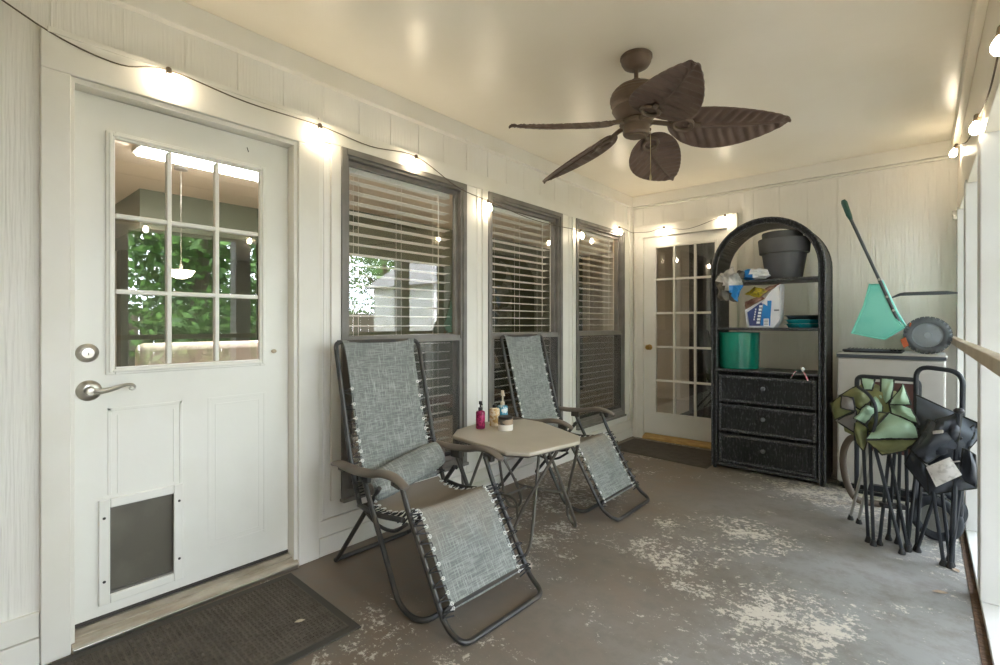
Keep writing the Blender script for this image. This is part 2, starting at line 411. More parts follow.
# lever handle
m = MB(); m.lathe([(.001,0),(.04,0),(.04,.005),(.033,.012),(.018,.015),(.017,.035),(.014,.05),(.001,.05)], (SX, .397, .962), 28, 'x')
lv = m.build('lever_handle', 'nickel', d1)
pth = spline([(SX+.042,.397,.962),(SX+.05,.425,.960),(SX+.052,.46,.966),(SX+.05,.495,.977),(SX+.048,.52,.978),(SX+.047,.533,.970),(SX+.047,.532,.960),(SX+.047,.523,.957),(SX+.047,.516,.963),(SX+.047,.521,.969)], 5)
MB().tube(pth, [.012-.0085*min(1, i/28) for i in range(len(pth))], 10).build('lever', 'nickel', lv)
MB().lathe([(.012,.05),(.011,.054),(.001,.055)], (SX, .397, .962), 16, 'x').build('thumb_lock', 'nickel', lv)
MB().sphere((SX+.012, 1.108, 1.085), .011, 12, (1,1.2,.9)).build('door_bumper', 'rail_tan', d1)
# pet flap
m = MB(); m.ring(.425, .715, .112, .527, .036, LY, SX+.0, SX+.014)
pf = m.build('pet_flap_frame', 'door_white', d1, bev=.004, smooth=False)
m = MB(); m.ring(.452, .692, .143, .499, .012, LY, SX-.03, SX+.006); m.build('flap_track', 'bronze', pf, smooth=False)
MB().box(SX-.02, SX-.015, .455, .69, .146, .496).build('flap', 'flap', pf, smooth=False)
for y, z in ((.442,.455),(.442,.205),(.699,.455),(.699,.205)):
    MB().lathe([(.0055,.0),(.0045,.003),(.001,.0035)], (SX+.014, y, z), 10, 'x').build('screw', 'dark_screw', pf)
m = MB(); m.prism([(-.11,.002),(.026,.002),(.026,.022),(.012,.032),(-.05,.052),(-.11,.056)], (.336, 1.204), lambda p, q, t: Vector((p, t, q)))
m.build('threshold', 'threshold', d1, bev=.003, smooth=False)
MB().box(.0262,.031,.34,1.2,.001,.017).build('threshold_lip', 'nickel', d1, bev=.001, smooth=False)
MB().box(-.018,-.012,.34,1.2,.038,.0455).build('threshold_ridge', 'threshold', d1, smooth=False)
MB().box(SX-.03, SX+.003, .35, 1.183, .058, .072).build('door_sweep', 'dark_screw', d1, smooth=False)
MB().tube([(SX+.001,.985,2.065),(SX+.001,.99,2.05),(SX+.001,.992,2.045)], .002, 6).build('chip_mark', 'dark_screw', d1)

# ------------------------------------------------------------------ door_2: fifteen-lite door in the end wall
d2 = struct(empty('door_2', (.56, RD, 0)), 'white fifteen-pane glazed door partly hidden by the arched shelf')
m = MB().box(.03, .135, RD-.012, RD+.10, 0, 2.135).box(.985, 1.075, RD-.012, RD+.10, 0, 2.135).box(.03, 1.075, RD-.012, RD+.10, 2.135, 2.27)
m.build('casing', 'trim', d2, bev=.004, smooth=False)
m = MB().box(.045, .07, RD-.02, RD-.012, 0, 2.2).box(.03, 1.075, RD-.02, RD-.0121, 2.245, 2.268)
m.build('casing_bead', 'trim', d2, bev=.003, smooth=False)
DX0, DX1, DZ0, DZ1 = .262, .87, .285, 2.025; FY = RD+.02
m = MB()
for a, b, p, q in wall_cells((.1355, .9845), (.06, 2.1345), [(DX0, DX1, DZ0, DZ1)]): m.box(a, b, FY, FY+.04, p, q)
m.build('slab', 'door_white', d2, smooth=False)
m = MB().ring(DX0-.018, DX1+.018, DZ0-.018, DZ1+.018, .026, BX, FY-.008, FY+.01); m.build('glazing_bead', 'door_white', d2, bev=.003, smooth=False)
xs = [DX0 + i*(DX1-DX0+.022)/3 for i in range(4)]; zs = [DZ0 + i*(DZ1-DZ0+.022)/5 for i in range(6)]
for i in (1, 2): MB().box(xs[i]-.022, xs[i], FY-.004, FY+.03, DZ0, DZ1).build('muntin', 'door_white', d2, bev=.004, smooth=False)
for j in range(1, 5): MB().box(DX0, DX1, FY-.003, FY+.03, zs[j]-.022, zs[j]).build('muntin', 'door_white', d2, bev=.004, smooth=False)
for i in range(3):
    for j in range(5):
        MB().box(xs[i]-.004, xs[i+1]-.018, FY+.012, FY+.014, zs[j]-.004, zs[j+1]-.018).build('pane', 'glass', d2, smooth=False)
m = MB().lathe([(.001,-.07),(.018,-.068),(.026,-.055),(.024,-.04),(.012,-.03),(.012,-.008),(.03,-.006),(.03,0),(.001,0)], (.198, FY, .972), 20, 'y')
m.build('door_knob', 'brass', d2)
m = MB().prism([(-.03,.002),(.12,.002),(.12,.056),(.03,.05),(-.03,.022)], (.136, .984), lambda p, q, t: Vector((t, RD+p, q)))
m.build('threshold', 'oak', d2, bev=.003, smooth=False)

# ------------------------------------------------------------------ windows and blinds
slat_pr = None
def window(i, y0, y1):
    g = struct(empty('window_%d' % i, (0, (y0+y1)/2, WZ0)), ['tall sash window with white blind beside the half-glazed door', 'middle sash window behind the far lounge chair', 'narrowest-looking sash window next to the end wall'][i-1])
    m = MB().ring(y0, y1, WZ0, WZ1, (.034, .034, .04, .036), LY, -.10, .012); m.build('window_frame', 'bronze', g, bev=.003, smooth=False)
    m = MB().ring(y0+.034, y1-.034, WZ0+.04, WZ1-.036, (.016,.016,.016,.016), LY, -.07, .0); m.build('inner_frame', 'bronze', g, bev=.002, smooth=False)
    zm = 1.128; a, b = y0+.05, y1-.05
    m = MB().ring(a, b, zm-.022, WZ1-.052, (.022,.022,.046,.026), LY, -.06, -.032); us = m.build('upper_sash', 'bronze', g, bev=.002, smooth=False)
    MB().box(-.047, -.045, a+.018, b-.018, zm+.02, WZ1-.074).build('pane', 'glass', us, smooth=False)
    m = MB().ring(a, b, WZ0+.056, zm+.018, (.022,.022,.04,.036), LY, -.031, -.006); ls = m.build('lower_sash', 'bronze', g, bev=.002, smooth=False)
    MB().box(-.022, -.020, a+.018, b-.018, WZ0+.09, zm-.014).build('pane', 'glass', ls, smooth=False)
    m = MB().ring(a, b, WZ0+.056, zm-.006, .014, LY, -.0058, .002); sf = m.build('screen_frame', 'bronze', g, smooth=False)
    MB().box(-.003, -.002, a+.012, b-.012, WZ0+.066, zm-.016).build('insect_screen', 'screen', sf, smooth=False)
    MB().box(-.10, .03, y0, y1, WZ0-.02, WZ0).build('sill', 'bronze', g, bev=.003, smooth=False)
    # blind
    bl = tag(empty('window_blind', (-.105, (y0+y1)/2, WZ1-.04)), ['white slatted blind in the window beside the half-glazed door', 'white slatted blind in the middle window', 'white slatted blind in the window next to the end wall'][i-1], 'blind', 'slatted window blinds')
    c, d = y0+.055, y1-.075
    MB().box(-.135, -.085, c, d, WZ1-.10, WZ1-.045).build('headrail', 'slat', bl, bev=.004, smooth=False)
    zz = WZ1-.145; first = None; tilt = [.05, .04, .03][i-1]
    while zz > WZ0+.09:
        if first is None:
            def fn(u, v): 
                q = (u-.5)*.058; return (-.11+q*math.cos(tilt), c+(d-c)*v, zz+q*math.sin(tilt)+.003*(1-(2*u-1)**2))
            first = MB().grid(fn, 4, 1, .0028).build('slat', 'slat', bl, ang=1.2); z0 = zz
        else:
            o = bpy.data.objects.new('slat', first.data); COL.objects.link(o); o.parent = bl; o.location = (0, random.uniform(-.003,.003), zz-z0)
            o.rotation_euler = (random.uniform(-.003,.003), random.uniform(-.02,.02), 0)
        zz -= .0595
    MB().box(-.135, -.085, c, d, zz-.0, zz+.018).build('bottom_rail', 'slat', bl, bev=.003, smooth=False)
    for t in (.13, .5, .87):
        y = c+(d-c)*t
        m = MB(); m.tube([(-.084, y, WZ1-.09), (-.084, y, zz+.01)], .0014, 5).tube([(-.136, y, WZ1-.09), (-.136, y, zz+.01)], .0014, 5); m.build('ladder_cord', 'cord_white', bl)
    MB().tube([(-.078, d-.11, WZ1-.09), (-.078, d-.112, WZ1-.9)], .003, 6).build('tilt_wand', 'cord_white', bl)
for i, (a, b) in enumerate(WINS): window(i+1, a, b)

# ------------------------------------------------------------------ rooms behind the glass
m = MB(); m.box(-5.2, -.13, -1.8, 8.0, -.1, -.02); struct(m.build('floor_inside', 'carpet', smooth=False), 'beige carpet of the room inside')
m = MB(); m.box(-5.2, -.13, -1.8, 8.0, 2.5, 2.56); struct(m.build('ceiling_inside', 'int_ceiling', smooth=False), 'cream textured ceiling of the room inside')
m = MB().box(-5.3, -5.2, -1.8, 8, -.1, 2.9).box(-5.3, -.13, -1.9, -1.8, -.1, 2.9).box(-5.3, -.13, 8, 8.1, -.1, 2.9)
struct(m.build('wall_inside', 'int_wall', smooth=False), 'beige walls of the room inside')
struct(MB().box(-5.2, -3.2, 1.28, 4.6, 2.13, 2.5).build('soffit_inside', 'int_green', smooth=False), 'green kitchen soffit seen through the door glass')
struct(MB().box(-5.2, -5.0, 1.5, 6.5, -.02, 2.12).build('wall_kitchen', 'int_green', smooth=False), 'green kitchen wall inside')
struct(MB().box(-2.6, -2.45, 2.9, 8, -.02, 2.5).build('partition_inside', 'int_green', smooth=False), 'green partition inside the house')
m = MB().box(-.13, 3.2, 8.0, 8.1, -.1, 2.9).box(3.1, 3.2, RD+.13, 8.0, -.1, 2.9).box(-.13, 3.2, RD+.13, 8, -.1, -.02).box(-.13, 3.2, RD+.13, 8, 2.5, 2.56)
struct(m.build('wall_utility', 'int_dark', smooth=False), 'dark utility room behind the fifteen-pane door')
m = MB(); m.grid(lambda u, v: (.30+.9*u, RD+.9+.03*math.sin(u*46), .1+2.3*v), 60, 1, .004); tag(m.build('curtain', 'curtain'), 'dark hanging curtain behind the fifteen-pane door', 'curtain')
cl = tag(empty('ceiling_light', (-1.86, 1.4, 2.5)), 'white tube ceiling light inside, seen through the top door panes', 'ceiling light')
MB().box(-1.98, -1.74, .95, 2.15, 2.47, 2.4999).build('light_body', 'slat', cl, bev=.006, smooth=False); MB().box(-1.96, -1.76, .97, 2.13, 2.452, 2.4695).build('diffuser', 'tube_light', cl, bev=.006, smooth=False)
c2_ = tag(empty('ceiling_light', (-.55, 4.56, 2.5)), 'unseen warm round light added inside to warm the blind next to the end wall', 'ceiling light')  # lamp added out of sight to throw warm light on the end window's slats
MB().lathe([(.09,2.4999),(.092,2.48),(.085,2.47)], (-.55, 4.56, 0), 24).build('light_body', 'brass', c2_); MB().lathe([(.084,2.47),(.07,2.43),(.04,2.415),(.001,2.41)], (-.55, 4.56, 0), 24).build('diffuser', 'warm_fill', c2_)
pl = tag(empty('pendant_lamp', (-2.2, 1.33, 2.5)), 'glowing white bowl pendant lamp inside, seen through the middle door pane', 'lamp')
MB().lathe([(.001,1.59),(.03,1.592),(.07,1.61),(.095,1.65),(.10,1.655),(.092,1.655),(.06,1.62),(.001,1.605)], (-2.2, 1.33, 0), 24).build('bowl', 'lamp_glass', pl)
MB().lathe([(.012,1.65),(.012,1.70),(.003,1.71),(.003,2.47),(.05,2.48),(.05,2.4999)], (-2.2, 1.33, 0), 12).build('stem', 'bronze', pl)
sf = tag(empty('sofa', (-1.5, 1.4, -.02)), 'pale pink sofa inside, seen through the lowest door panes', 'sofa')
MB().box(-1.95, -1.1, .95, 2.15, .05, .45).build('base', 'sofa', sf, bev=.03); MB().box(-1.93, -1.72, .95, 2.15, .45, 1.08).build('backrest', 'sofa', sf, bev=.05)
MB().box(-1.95, -1.1, .85, 1.0, .05, .72).build('armrest', 'sofa', sf, bev=.05); MB().box(-1.95, -1.1, 2.1, 2.27, .05, .72).build('armrest', 'sofa', sf, bev=.05)
for y in (1.28, 1.82): MB().box(-1.72, -1.1, y-.27, y+.27, .45, .6).build('seat_cushion', 'sofa', sf, bev=.04)
for x, y in ((-1.9,.95),(-1.15,.95),(-1.9,2.2),(-1.15,2.2)): MB().box(x-.03, x+.03, y-.03, y+.03, -.02, .0501).build('leg', 'dark_screw', sf)
tl = tag(empty('table_lamp', (-.42, 2.98, .62)), 'table lamp with patterned cream shade inside the middle window', 'lamp')
MB().lathe([(.06,.622),(.07,.63),(.03,.66),(.05,.72),(.035,.80),(.012,.85),(.012,.90)], (-.42, 2.98, 0), 20).build('lamp_base', 'bronze', tl)
MB().lathe([(.19,.86),(.09,1.12),(.085,1.12),(.185,.86)], (-.42, 2.98, 0), 24).build('lamp_shade', 'lampshade', tl)
MB().sphere((-.42, 2.98, .98), .035, 12).build('bulb', 'bulb_inside', tl)
st = tag(empty('console_table', (-.45, 3.0, -.02)), 'dark wooden console table inside the middle window', 'table')
MB().box(-.65, -.2, 2.6, 3.4, .58, .62).build('table_top', 'int_floor', st, bev=.004)
for x, y in ((-.62,2.63),(-.23,2.63),(-.62,3.37),(-.23,3.37)): MB().box(x-.02, x+.02, y-.02, y+.02, -.02, .5799).build('leg', 'int_floor', st)

# ------------------------------------------------------------------ the garden beyond the posts (reflected in the glass)
mat('lawn', (140,132,102), .9, c2=(120,116,84), ns=3); mat('bounce_slab', (190,184,172), .8, c2=(170,164,152), ns=2)
mat('fence', (104,92,80), .8, c2=(84,72,62), ns=6, nmap=(1,1,.2)); mat('bark', (88,74,60), .9, bump=.5, bs=20)
mat('leaf_a', (96,140,58), .5, c2=(62,104,40), ns=3); mat('leaf_b', (120,150,70), .5, c2=(72,110,44), ns=3); mat('shed', (226,224,218), .7)
struct(MB().box(5.6, 24, -14, 20, -.3, -.15).build('ground', 'lawn', smooth=False), 'lawn outside the porch')
struct(MB().box(2.56, 5.6, -14, 20, -.3, -.14).build('bounce_slab', 'bounce_slab', smooth=False), 'pale slab added outside the porch to bounce neutral light')  # added as a neutral reflector for light entering the porch
struct(MB().box(2.74, 7.6, -.14, 0, -.3, RH+.29).build('wall_wing_added', 'shed', smooth=False), 'unseen pale wall added beside the open porch side to shade the posts')  # unseen wall, added to hold outdoor light off the post faces
fe = tag(empty('garden_fence', (11.5, 3, -.15)), 'dark board fence across the garden, reflected in the glass', 'fence')
pk = None
for k in range(90):
    y = -10+.3*k
    if pk is None: pk = MB().box(11.48, 11.5, y, y+.28, -.15, 1.55).build('picket', 'fence', fe, smooth=False)
    else:
        o = bpy.data.objects.new('picket', pk.data); COL.objects.link(o); o.parent = fe; o.location = (0, .3*k, random.uniform(-.02,.02))
MB().box(11.501, 11.56, -10, 17, .25, .34).build('rail', 'fence', fe, smooth=False); MB().box(11.501, 11.56, -10, 17, 1.2, 1.29).build('rail', 'fence', fe, smooth=False)
sh = tag(empty('garden_shed', (8.2, 9.6, -.15)), 'white garden shed reflected in the window panes', 'shed')
MB().box(7.0, 9.6, 8.4, 11, -.15, 2.3).build('wall', 'shed', sh, smooth=False)
MB().prism([(8.2,2.25),(11.2,2.25),(9.7,3.2)], (6.8, 9.8), lambda p, q, t: Vector((t, p, q))).build('roof', 'bronze', sh, smooth=False)
MB().box(6.97, 7.0, 9.2, 10.1, -.1, 1.95).build('door', 'post_white', sh, smooth=False)
def tree(x, y, h, r, lm, label, n=8000):
    t = tag(empty('garden_tree', (x, y, -.15)), label, 'tree', 'garden trees')
    tr = [(x, y, -.15), (x+.05, y+.03, h*.25), (x-.08, y+.1, h*.5), (x+.06, y-.05, h*.8)]
    m = MB(); m.tube(spline(tr, 4), [.2-.012*i for i in range(13)], 8)
    for k in range(6):
        a = k*1.1; z = h*(.35+.07*k); m.tube([(x, y, z), (x+math.cos(a)*r*.6, y+math.sin(a)*r*.6, z+.9)], [.06,.02], 6)
    m.build('trunk', 'bark', t)
    f = MB(); rng = random.Random(int(x*10+y))
    cl = [Vector((x+rng.gauss(0, r*.42), y+rng.gauss(0, r*.42), h*rng.uniform(.16, 1.0))) for _ in range(70)]
    for k in range(n):
        c = rng.choice(cl)+Vector((rng.gauss(0,.36), rng.gauss(0,.36), rng.gauss(0,.3)))
        u = Vector((rng.gauss(0,1), rng.gauss(0,1), rng.gauss(0,1))).normalized(); v = u.cross(Vector((rng.gauss(0,1), rng.gauss(0,1), rng.gauss(0,1)))).normalized()
        s = rng.uniform(.06,.13); f.add([c-u*s, c+v*s*.5, c+u*s, c-v*s*.5], [(0,1,2,3)])
    o = f.build('foliage', lm, t, smooth=False); o['kind'] = 'stuff'
tree(8.0, 3.3, 5.0, 1.9, 'leaf_a', 'leafy garden tree opposite the half-glazed door')
tree(8.4, 15.8, 5.4, 1.3, 'leaf_b', 'pale green garden tree before the fence, next to the shed')
tree(8.6, -2.6, 5.4, 1.7, 'leaf_b', 'pale green garden tree before the fence, farthest from the shed')
tree(15.4, 4.8, 8.0, 2.9, 'leaf_a', 'tall tree behind the fence opposite the half-glazed door')
tree(15.4, 12.8, 8.0, 2.9, 'leaf_a', 'tall tree behind the fence beyond the shed')
tree(15.4, -3.2, 8.0, 2.9, 'leaf_a', 'tall tree behind the fence, farthest from the shed')
# ------------------------------------------------------------------ materials of the furniture
mat('frame_metal', (66,66,66), .42, metal=.55, c2=(86,80,72), ns=9, lo=.45, hi=.7)
mat('arm_plastic', (118,108,98), .5, c2=(98,90,82), ns=6)
mat('bungee', (40,40,42), .7); mat('eyelet', (215,215,210), .4)
mat('table_top', (184,175,160), .42, c2=(174,165,149), ns=3)
mat('table_metal', (98,93,86), .45, metal=.4)
def sling_mat(name, ca, cb, cc, dust=None):
    m = bpy.data.materials.new(name); m.use_nodes = True; nt = m.node_tree; N = nt.nodes; L = nt.links
    b = N['Principled BSDF']; b.inputs['Roughness'].default_value = .75
    tc = N.new('ShaderNodeTexCoord')
    def nz(mp_s, sc):
        mp = N.new('ShaderNodeMapping'); mp.inputs['Scale'].default_value = mp_s; L.new(tc.outputs['Object'], mp.inputs[0])
        n = N.new('ShaderNodeTexNoise'); n.inputs['Scale'].default_value = sc; n.inputs['Detail'].default_value = 3; L.new(mp.outputs[0], n.inputs['Vector']); return n.outputs['Fac']
    def mixc(f, a, c, lo, hi):
        r = N.new('ShaderNodeMapRange'); r.inputs[1].default_value = lo; r.inputs[2].default_value = hi; L.new(f, r.inputs[0])
        x = N.new('ShaderNodeMix'); x.data_type = 'RGBA'; L.new(r.outputs[0], x.inputs[0])
        for i, v in ((6, a), (7, c)):
            if isinstance(v, tuple): x.inputs[i].default_value = srgb(v) + (1,)
            else: L.new(v, x.inputs[i])
        return x.outputs[2]
    weft = nz((1, .06, 1), 210); warp = nz((.07, 1, .07), 230)
    c = mixc(weft, ca, cb, .42, .62); c = mixc(warp, c, cc, .52, .72); c = mixc(nz((1,1,1), 5), c, ca, .5, .85)
    if dust:                       # brown dust lying on the seat, thinning out past the knee
        sx = N.new('ShaderNodeSeparateXYZ'); L.new(tc.outputs['Object'], sx.inputs[0])
        a1 = N.new('ShaderNodeMath'); a1.operation = 'MULTIPLY_ADD'; a1.inputs[1].default_value = .25; L.new(nz((1,1,1), 7), a1.inputs[0]); L.new(sx.outputs[0], a1.inputs[2])
        c = mixc(a1.outputs[0], dust, c, .80, 1.0)
    L.new(c, b.inputs['Base Color'])
    ad = N.new('ShaderNodeMath'); ad.operation = 'ADD'; L.new(weft, ad.inputs[0]); L.new(warp, ad.inputs[1])
    bp = N.new('ShaderNodeBump'); bp.inputs['Strength'].default_value = .3; bp.inputs['Distance'].default_value = .002; L.new(ad.outputs[0], bp.inputs['Height']); L.new(bp.outputs[0], b.inputs['Normal'])
    MATS[name] = m
sling_mat('sling', (108,112,109), (139,142,138), (165,168,163))
sling_mat('sling_seat', (108,112,109), (139,142,138), (165,168,163), (134,122,108))

# ------------------------------------------------------------------ zero-gravity lounge chairs
def lounge_chair(label, pillow):
    g = tag(empty('lounge_chair'), label, 'chair', 'reclining lounge chairs on the porch')
    H = .258; R = .0115
    def sym(f):                      # path down one side, across, up the other side
        a = [Vector((x, -y, z)) for x, y, z in f]; b = [Vector((x, y, z)) for x, y, z in reversed(f)]; return a + b
    back = fillet(sym([(.385, H, .365), (.30, H, .56), (.172, H, 1.07), (.150, H-.005, 1.128)]), [.15, .2, .06, .06, .2, .15], 6)
    MB().tube(back, R, 10).build('back_frame', 'frame_metal', g)
    foot = fillet(sym([(.70, H, .552), (.745, H, .45), (.985, H, .055), (1.075, H-.012, .0125)]), [.05, .08, .09, .09, .08, .05], 6)
    MB().tube(foot, R, 10).build('footrest_frame', 'frame_metal', g)
    lb = fillet(sym([(.455, H+.026, .52), (.73, H+.026, .035), (.85, H+.005, .0125)]), [.07, .09, .09, .07], 6)
    MB().tube(lb, R, 10).build('front_leg_loop', 'frame_metal', g)
    lc = fillet(sym([(.50, H-.028, .47), (.13, H-.028, .03), (.10, H-.028, .0125)]), [.05, .02, .02, .05], 6)
    MB().tube(lc, R, 10).build('rear_leg_loop', 'frame_metal', g)
    for s in (-1, 1):
        y = s*H
        MB().tube(fillet([(.375, y, .372), (.52, y, .36), (.72, y, .392)], .08), R, 10).build('seat_rail', 'frame_metal', g)
        MB().tube(spline([(.40, y-s*.018, .375), (.42, y-s*.018, .335), (.52, y-s*.018, .305), (.63, y-s*.018, .315), (.72, y-s*.018, .37)], 4), .008, 8).build('seat_brace', 'frame_metal', g)
        # armrest: long plastic pad, humped, drooping at the front
        ar = spline([(.195, y+s*.03, .538), (.26, y+s*.032, .549), (.38, y+s*.034, .546), (.52, y+s*.036, .556), (.62, y+s*.036, .576), (.71, y+s*.034, .575), (.785, y+s*.032, .548)], 6)
        k = len(ar); wd = [.5*(.042+.022*math.sin(pi*min(1, i/(k-1)*1.05))) for i in range(k)]; wd[0] *= .6; wd[-1] *= .7
        a = MB().tube(ar, wd, 12, flat=.56, up=(0,0,1)).build('armrest', 'arm_plastic', g, ang=1.2)
        for bq in (((.705, y+s*.02, .548), (.03,0,-.004), (0,.014,0), (.002,0,.016)), ((.46, y+s*.022, .525), (.035,0,0), (0,.012,0), (0,0,.022)), ((.265, y+s*.02, .53), (.03,0,0), (0,.012,0), (0,0,.016))):
            MB().obox(*bq).build('arm_bracket', 'frame_metal', a, bev=.004)
        for px, pz in ((.455,.515),(.70,.552),(.44,.44),(.265,.545)): MB().lathe([(.001,-.003),(.011,-.003),(.012,0),(.009,.005),(.001,.006)], (px, y+s*.04, pz), 10, 'y').build('pivot_bolt', 'frame_metal', a)
    MB().tube([(.40, -H, .372), (.40, H, .372)], .009, 8).build('cross_bar', 'frame_metal', g)
    MB().tube([(.962, -H, .098), (.962, H, .098)], .009, 8).build('footrest_bar', 'frame_metal', g)
    # slings
    bp = spline([(.148, 0, 1.137), (.164, 0, 1.126), (.184, 0, 1.04), (.262, 0, .74), (.325, 0, .53), (.388, 0, .405)], 6)
    def prof(P, t):
        f = t*(len(P)-1); i = min(int(f), len(P)-2); return P[i].lerp(P[i+1], f-i)
    def hw_b(t): return H-.014 if t < .03 else H-.028-.02*min(1, max(0, (t-.05)/.35))
    def fb(u, v):
        p = prof(bp, u); w = (v-.5)*2
        return (p.x-.016*(1-w*w)*math.sin(pi*u), w*hw_b(u), p.z)
    sb = MB().grid(fb, 30, 12, .003).build('back_sling', 'sling', g, ang=1.2)
    sp = spline([(.388, 0, .400), (.46, 0, .372), (.56, 0, .37), (.66, 0, .398), (.735, 0, .425), (.78, 0, .40), (.83, 0, .325), (.90, 0, .205), (.962, 0, .105), (.967, 0, .088)], 6)
    def fs(u, v):
        p = prof(sp, u); w = (v-.5)*2; sg = .02*math.sin(pi*min(1, u/.5)) if u < .5 else .004
        return (p.x, w*(H-.05+.006*math.cos(u*9)), p.z-sg*(1-w*w))
    ss = MB().grid(fs, 44, 12, .003).build('seat_sling', 'sling_seat', g, ang=1.2)
    # bungee lacing: loops from the sling edge to the tube, pale eyelets in the cloth
    def lacing(parent, P, hw, t0, t1, n, tubefn):
        for s in (-1, 1):
            c = MB(); e = MB(); pts = []
            for i in range(n):
                t = t0+(t1-t0)*i/(n-1); p = prof(P, t); q = tubefn(p)
                ed = Vector((p.x, s*(hw(t)-.006), p.z)); tb = Vector((q.x, s*H, q.z))
                d = (prof(P, min(1, t+.01))-prof(P, max(0, t-.01))).normalized()
                pts += [ed, tb+d*.012, tb+Vector((0, s*.011, 0))+d*.018, ed+d*.026]
                nr = Vector((-d.z, 0, d.x))
                ringp = [ed+d*(.007*math.cos(a))+Vector((0, s*.007*math.sin(a), 0))+nr*.002 for a in [2*pi*k/8 for k in range(8)]]
                e.tube(ringp, .0028, 5, closed=True)
                e.tube([ed+nr*.004, ed.lerp(tb, .35)+nr*.006], .0022, 5)
            c.tube(pts, .0032, 5).build('lacing_cord', 'bungee', parent); e.build('eyelet_row', 'eyelet', parent)['kind'] = 'stuff'
    def tube_back(p): return Vector((p.x-.004, 0, p.z))
    lacing(sb, bp, lambda t: hw_b(t), .50, .95, 11, tube_back)
    lacing(ss, sp, lambda t: H-.05, .06, .40, 8, lambda p: Vector((p.x, 0, .37)))
    lacing(ss, sp, lambda t: H-.05, .47, .93, 11, lambda p: Vector((p.x+.012, 0, p.z+.012)))
    if pillow:
        def fp(u, v):
            a = 2*pi*v; yy = (u-.5)*2; r = .062*(1-.25*abs(yy)**6)*(1 if 0 < u < 1 else .35)
            return (.415-.035*yy+.9*r*math.cos(a)*1.0-.25*r*math.sin(a), yy*(H-.012), .492+.035*yy+r*math.sin(a)*.95+.35*r*math.cos(a)*-1)
        p = MB().grid(fp, 24, 20).build('head_pillow', 'sling', g, ang=1.3)
        m = MB(); 
        for s in (-1, 1): m.sphere((.415-.035*s, s*(H-.014), .492+.035*s), .028, 10, (1, .35, 1))
        m.build('pillow_end', 'arm_plastic', p)
    return g
ch1 = lounge_chair('grey sling lounge chair with rolled pillow, beside the half-glazed door', True)
ch1.location = (.025, 1.578, 0); ch1.rotation_euler.z = -.03
ch2 = lounge_chair('grey sling lounge chair behind the small table, without pillow', False)
ch2.location = (-.10, 2.975, 0); ch2.rotation_euler.z = .01

# ------------------------------------------------------------------ small side table with bottles
tb = tag(empty('side_table', (.57, 2.26, 0)), 'small taupe eight-sided side table between the two lounge chairs', 'table')
TZ = .575
poly = [(.235,2.10),(.335,1.965),(.80,1.895),(.905,1.955),(.965,2.33),(.90,2.44),(.50,2.625),(.345,2.63),(.195,2.36)]
cx_ = sum(p[0] for p in poly)/len(poly); cy_ = sum(p[1] for p in poly)/len(poly)
MB().prism(poly, (TZ-.022, TZ), lambda p, q, t: Vector((p, q, t))).build('table_top', 'table_top', tb, bev=.008, bseg=3, smooth=False)
MB().tube([(cx_+(p-cx_)*.9, cy_+(q-cy_)*.9, TZ-.03) for p, q in poly], .009, 8, closed=True).build('apron_rim', 'table_metal', tb)
hp = [(.93,2.37,.545),(.865,2.43,.40),(.785,2.495,.22),(.75,2.535,.07),(.785,2.54,.0095),(.825,2.51,.012),(.835,2.47,.09),(.80,2.38,.32),(.76,2.29,.545)]
for sx_ in (1, -1):
    for sy_ in (1, -1):
        MB().tube(spline([(.57+sx_*(x-.57), 2.265+sy_*(y-2.265), z) for x, y, z in hp], 5), .0085, 8).build('leg', 'table_metal', tb)
for sy_ in (1, -1): MB().tube(spline([(.57+sx_, 2.265+sy_*q, z) for sx_, q, z in ((.20,.24,.20),(.10,.13,.225),(0,.10,.23),(-.10,.13,.225),(-.20,.24,.20))], 6), .007, 8).build('stretcher', 'table_metal', tb)
MB().tube([(.57,2.165,.23),(.57,2.365,.23)], .007, 8).build('stretcher_tie', 'table_metal', tb)
mat('pink_glass', (176,42,98), .22, c2=(120,22,66), ns=60, lo=.45, hi=.55, bump=.5, bs=70); mat('amber_glass', (206,170,112), .25, c2=(238,224,196), ns=45, lo=.45, hi=.55, bump=.4, bs=70)
mat('blue_glass', (64,140,170), .2, c2=(200,216,220), ns=28, lo=.5, hi=.55); mat('pump_black', (32,32,34), .4); mat('pump_clear', (206,196,176), .3)
mat('candle_wax', (242,236,226), .5); mat('jar_lid', (40,34,30), .35); mat('jar_label', (160,140,116), .5, c2=(90,84,78), ns=30, lo=.45, hi=.55)
def soap(name, x, y, r, h, m, pm, label, ph=.05):
    g = tag(empty(name, (x, y, TZ)), label, 'bottle', 'soap bottles on the side table')
    MB().lathe([(.001,TZ),(r*.95,TZ),(r,TZ+.006),(r,TZ+h*.93),(r*.9,TZ+h),(.013,TZ+h+.004),(.013,TZ+h+.012),(.001,TZ+h+.012)], (x, y, 0), 24).build('bottle_body', m, g)
    t = TZ+h+.012
    p = MB().lathe([(.014,t-.006),(.014,t+.012),(.006,t+.014),(.005,t+ph*.6),(.010,t+ph*.62),(.010,t+ph),(.001,t+ph)], (x, y, 0), 14).build('pump', pm, g)
    MB().tube([(x, y, t+ph*.85), (x+.02, y-.012, t+ph*.85), (x+.03, y-.018, t+ph*.65)], .0045, 8).build('spout', pm, p)
soap('soap_bottle', .325, 2.215, .0285, .105, 'pink_glass', 'pump_black', 'textured pink soap bottle with black pump, on the side table')
soap('soap_bottle', .335, 2.335, .033, .108, 'amber_glass', 'pump_black', 'textured amber soap bottle behind the candle jar, black pump', .012)
soap('soap_bottle', .33, 2.42, .034, .115, 'blue_glass', 'pump_clear', 'blue and clear soap bottle with tall pale pump', .085)
cj = tag(empty('candle_jar', (.47, 2.283, TZ)), 'white candle jar with dark lid, on the side table', 'candle')
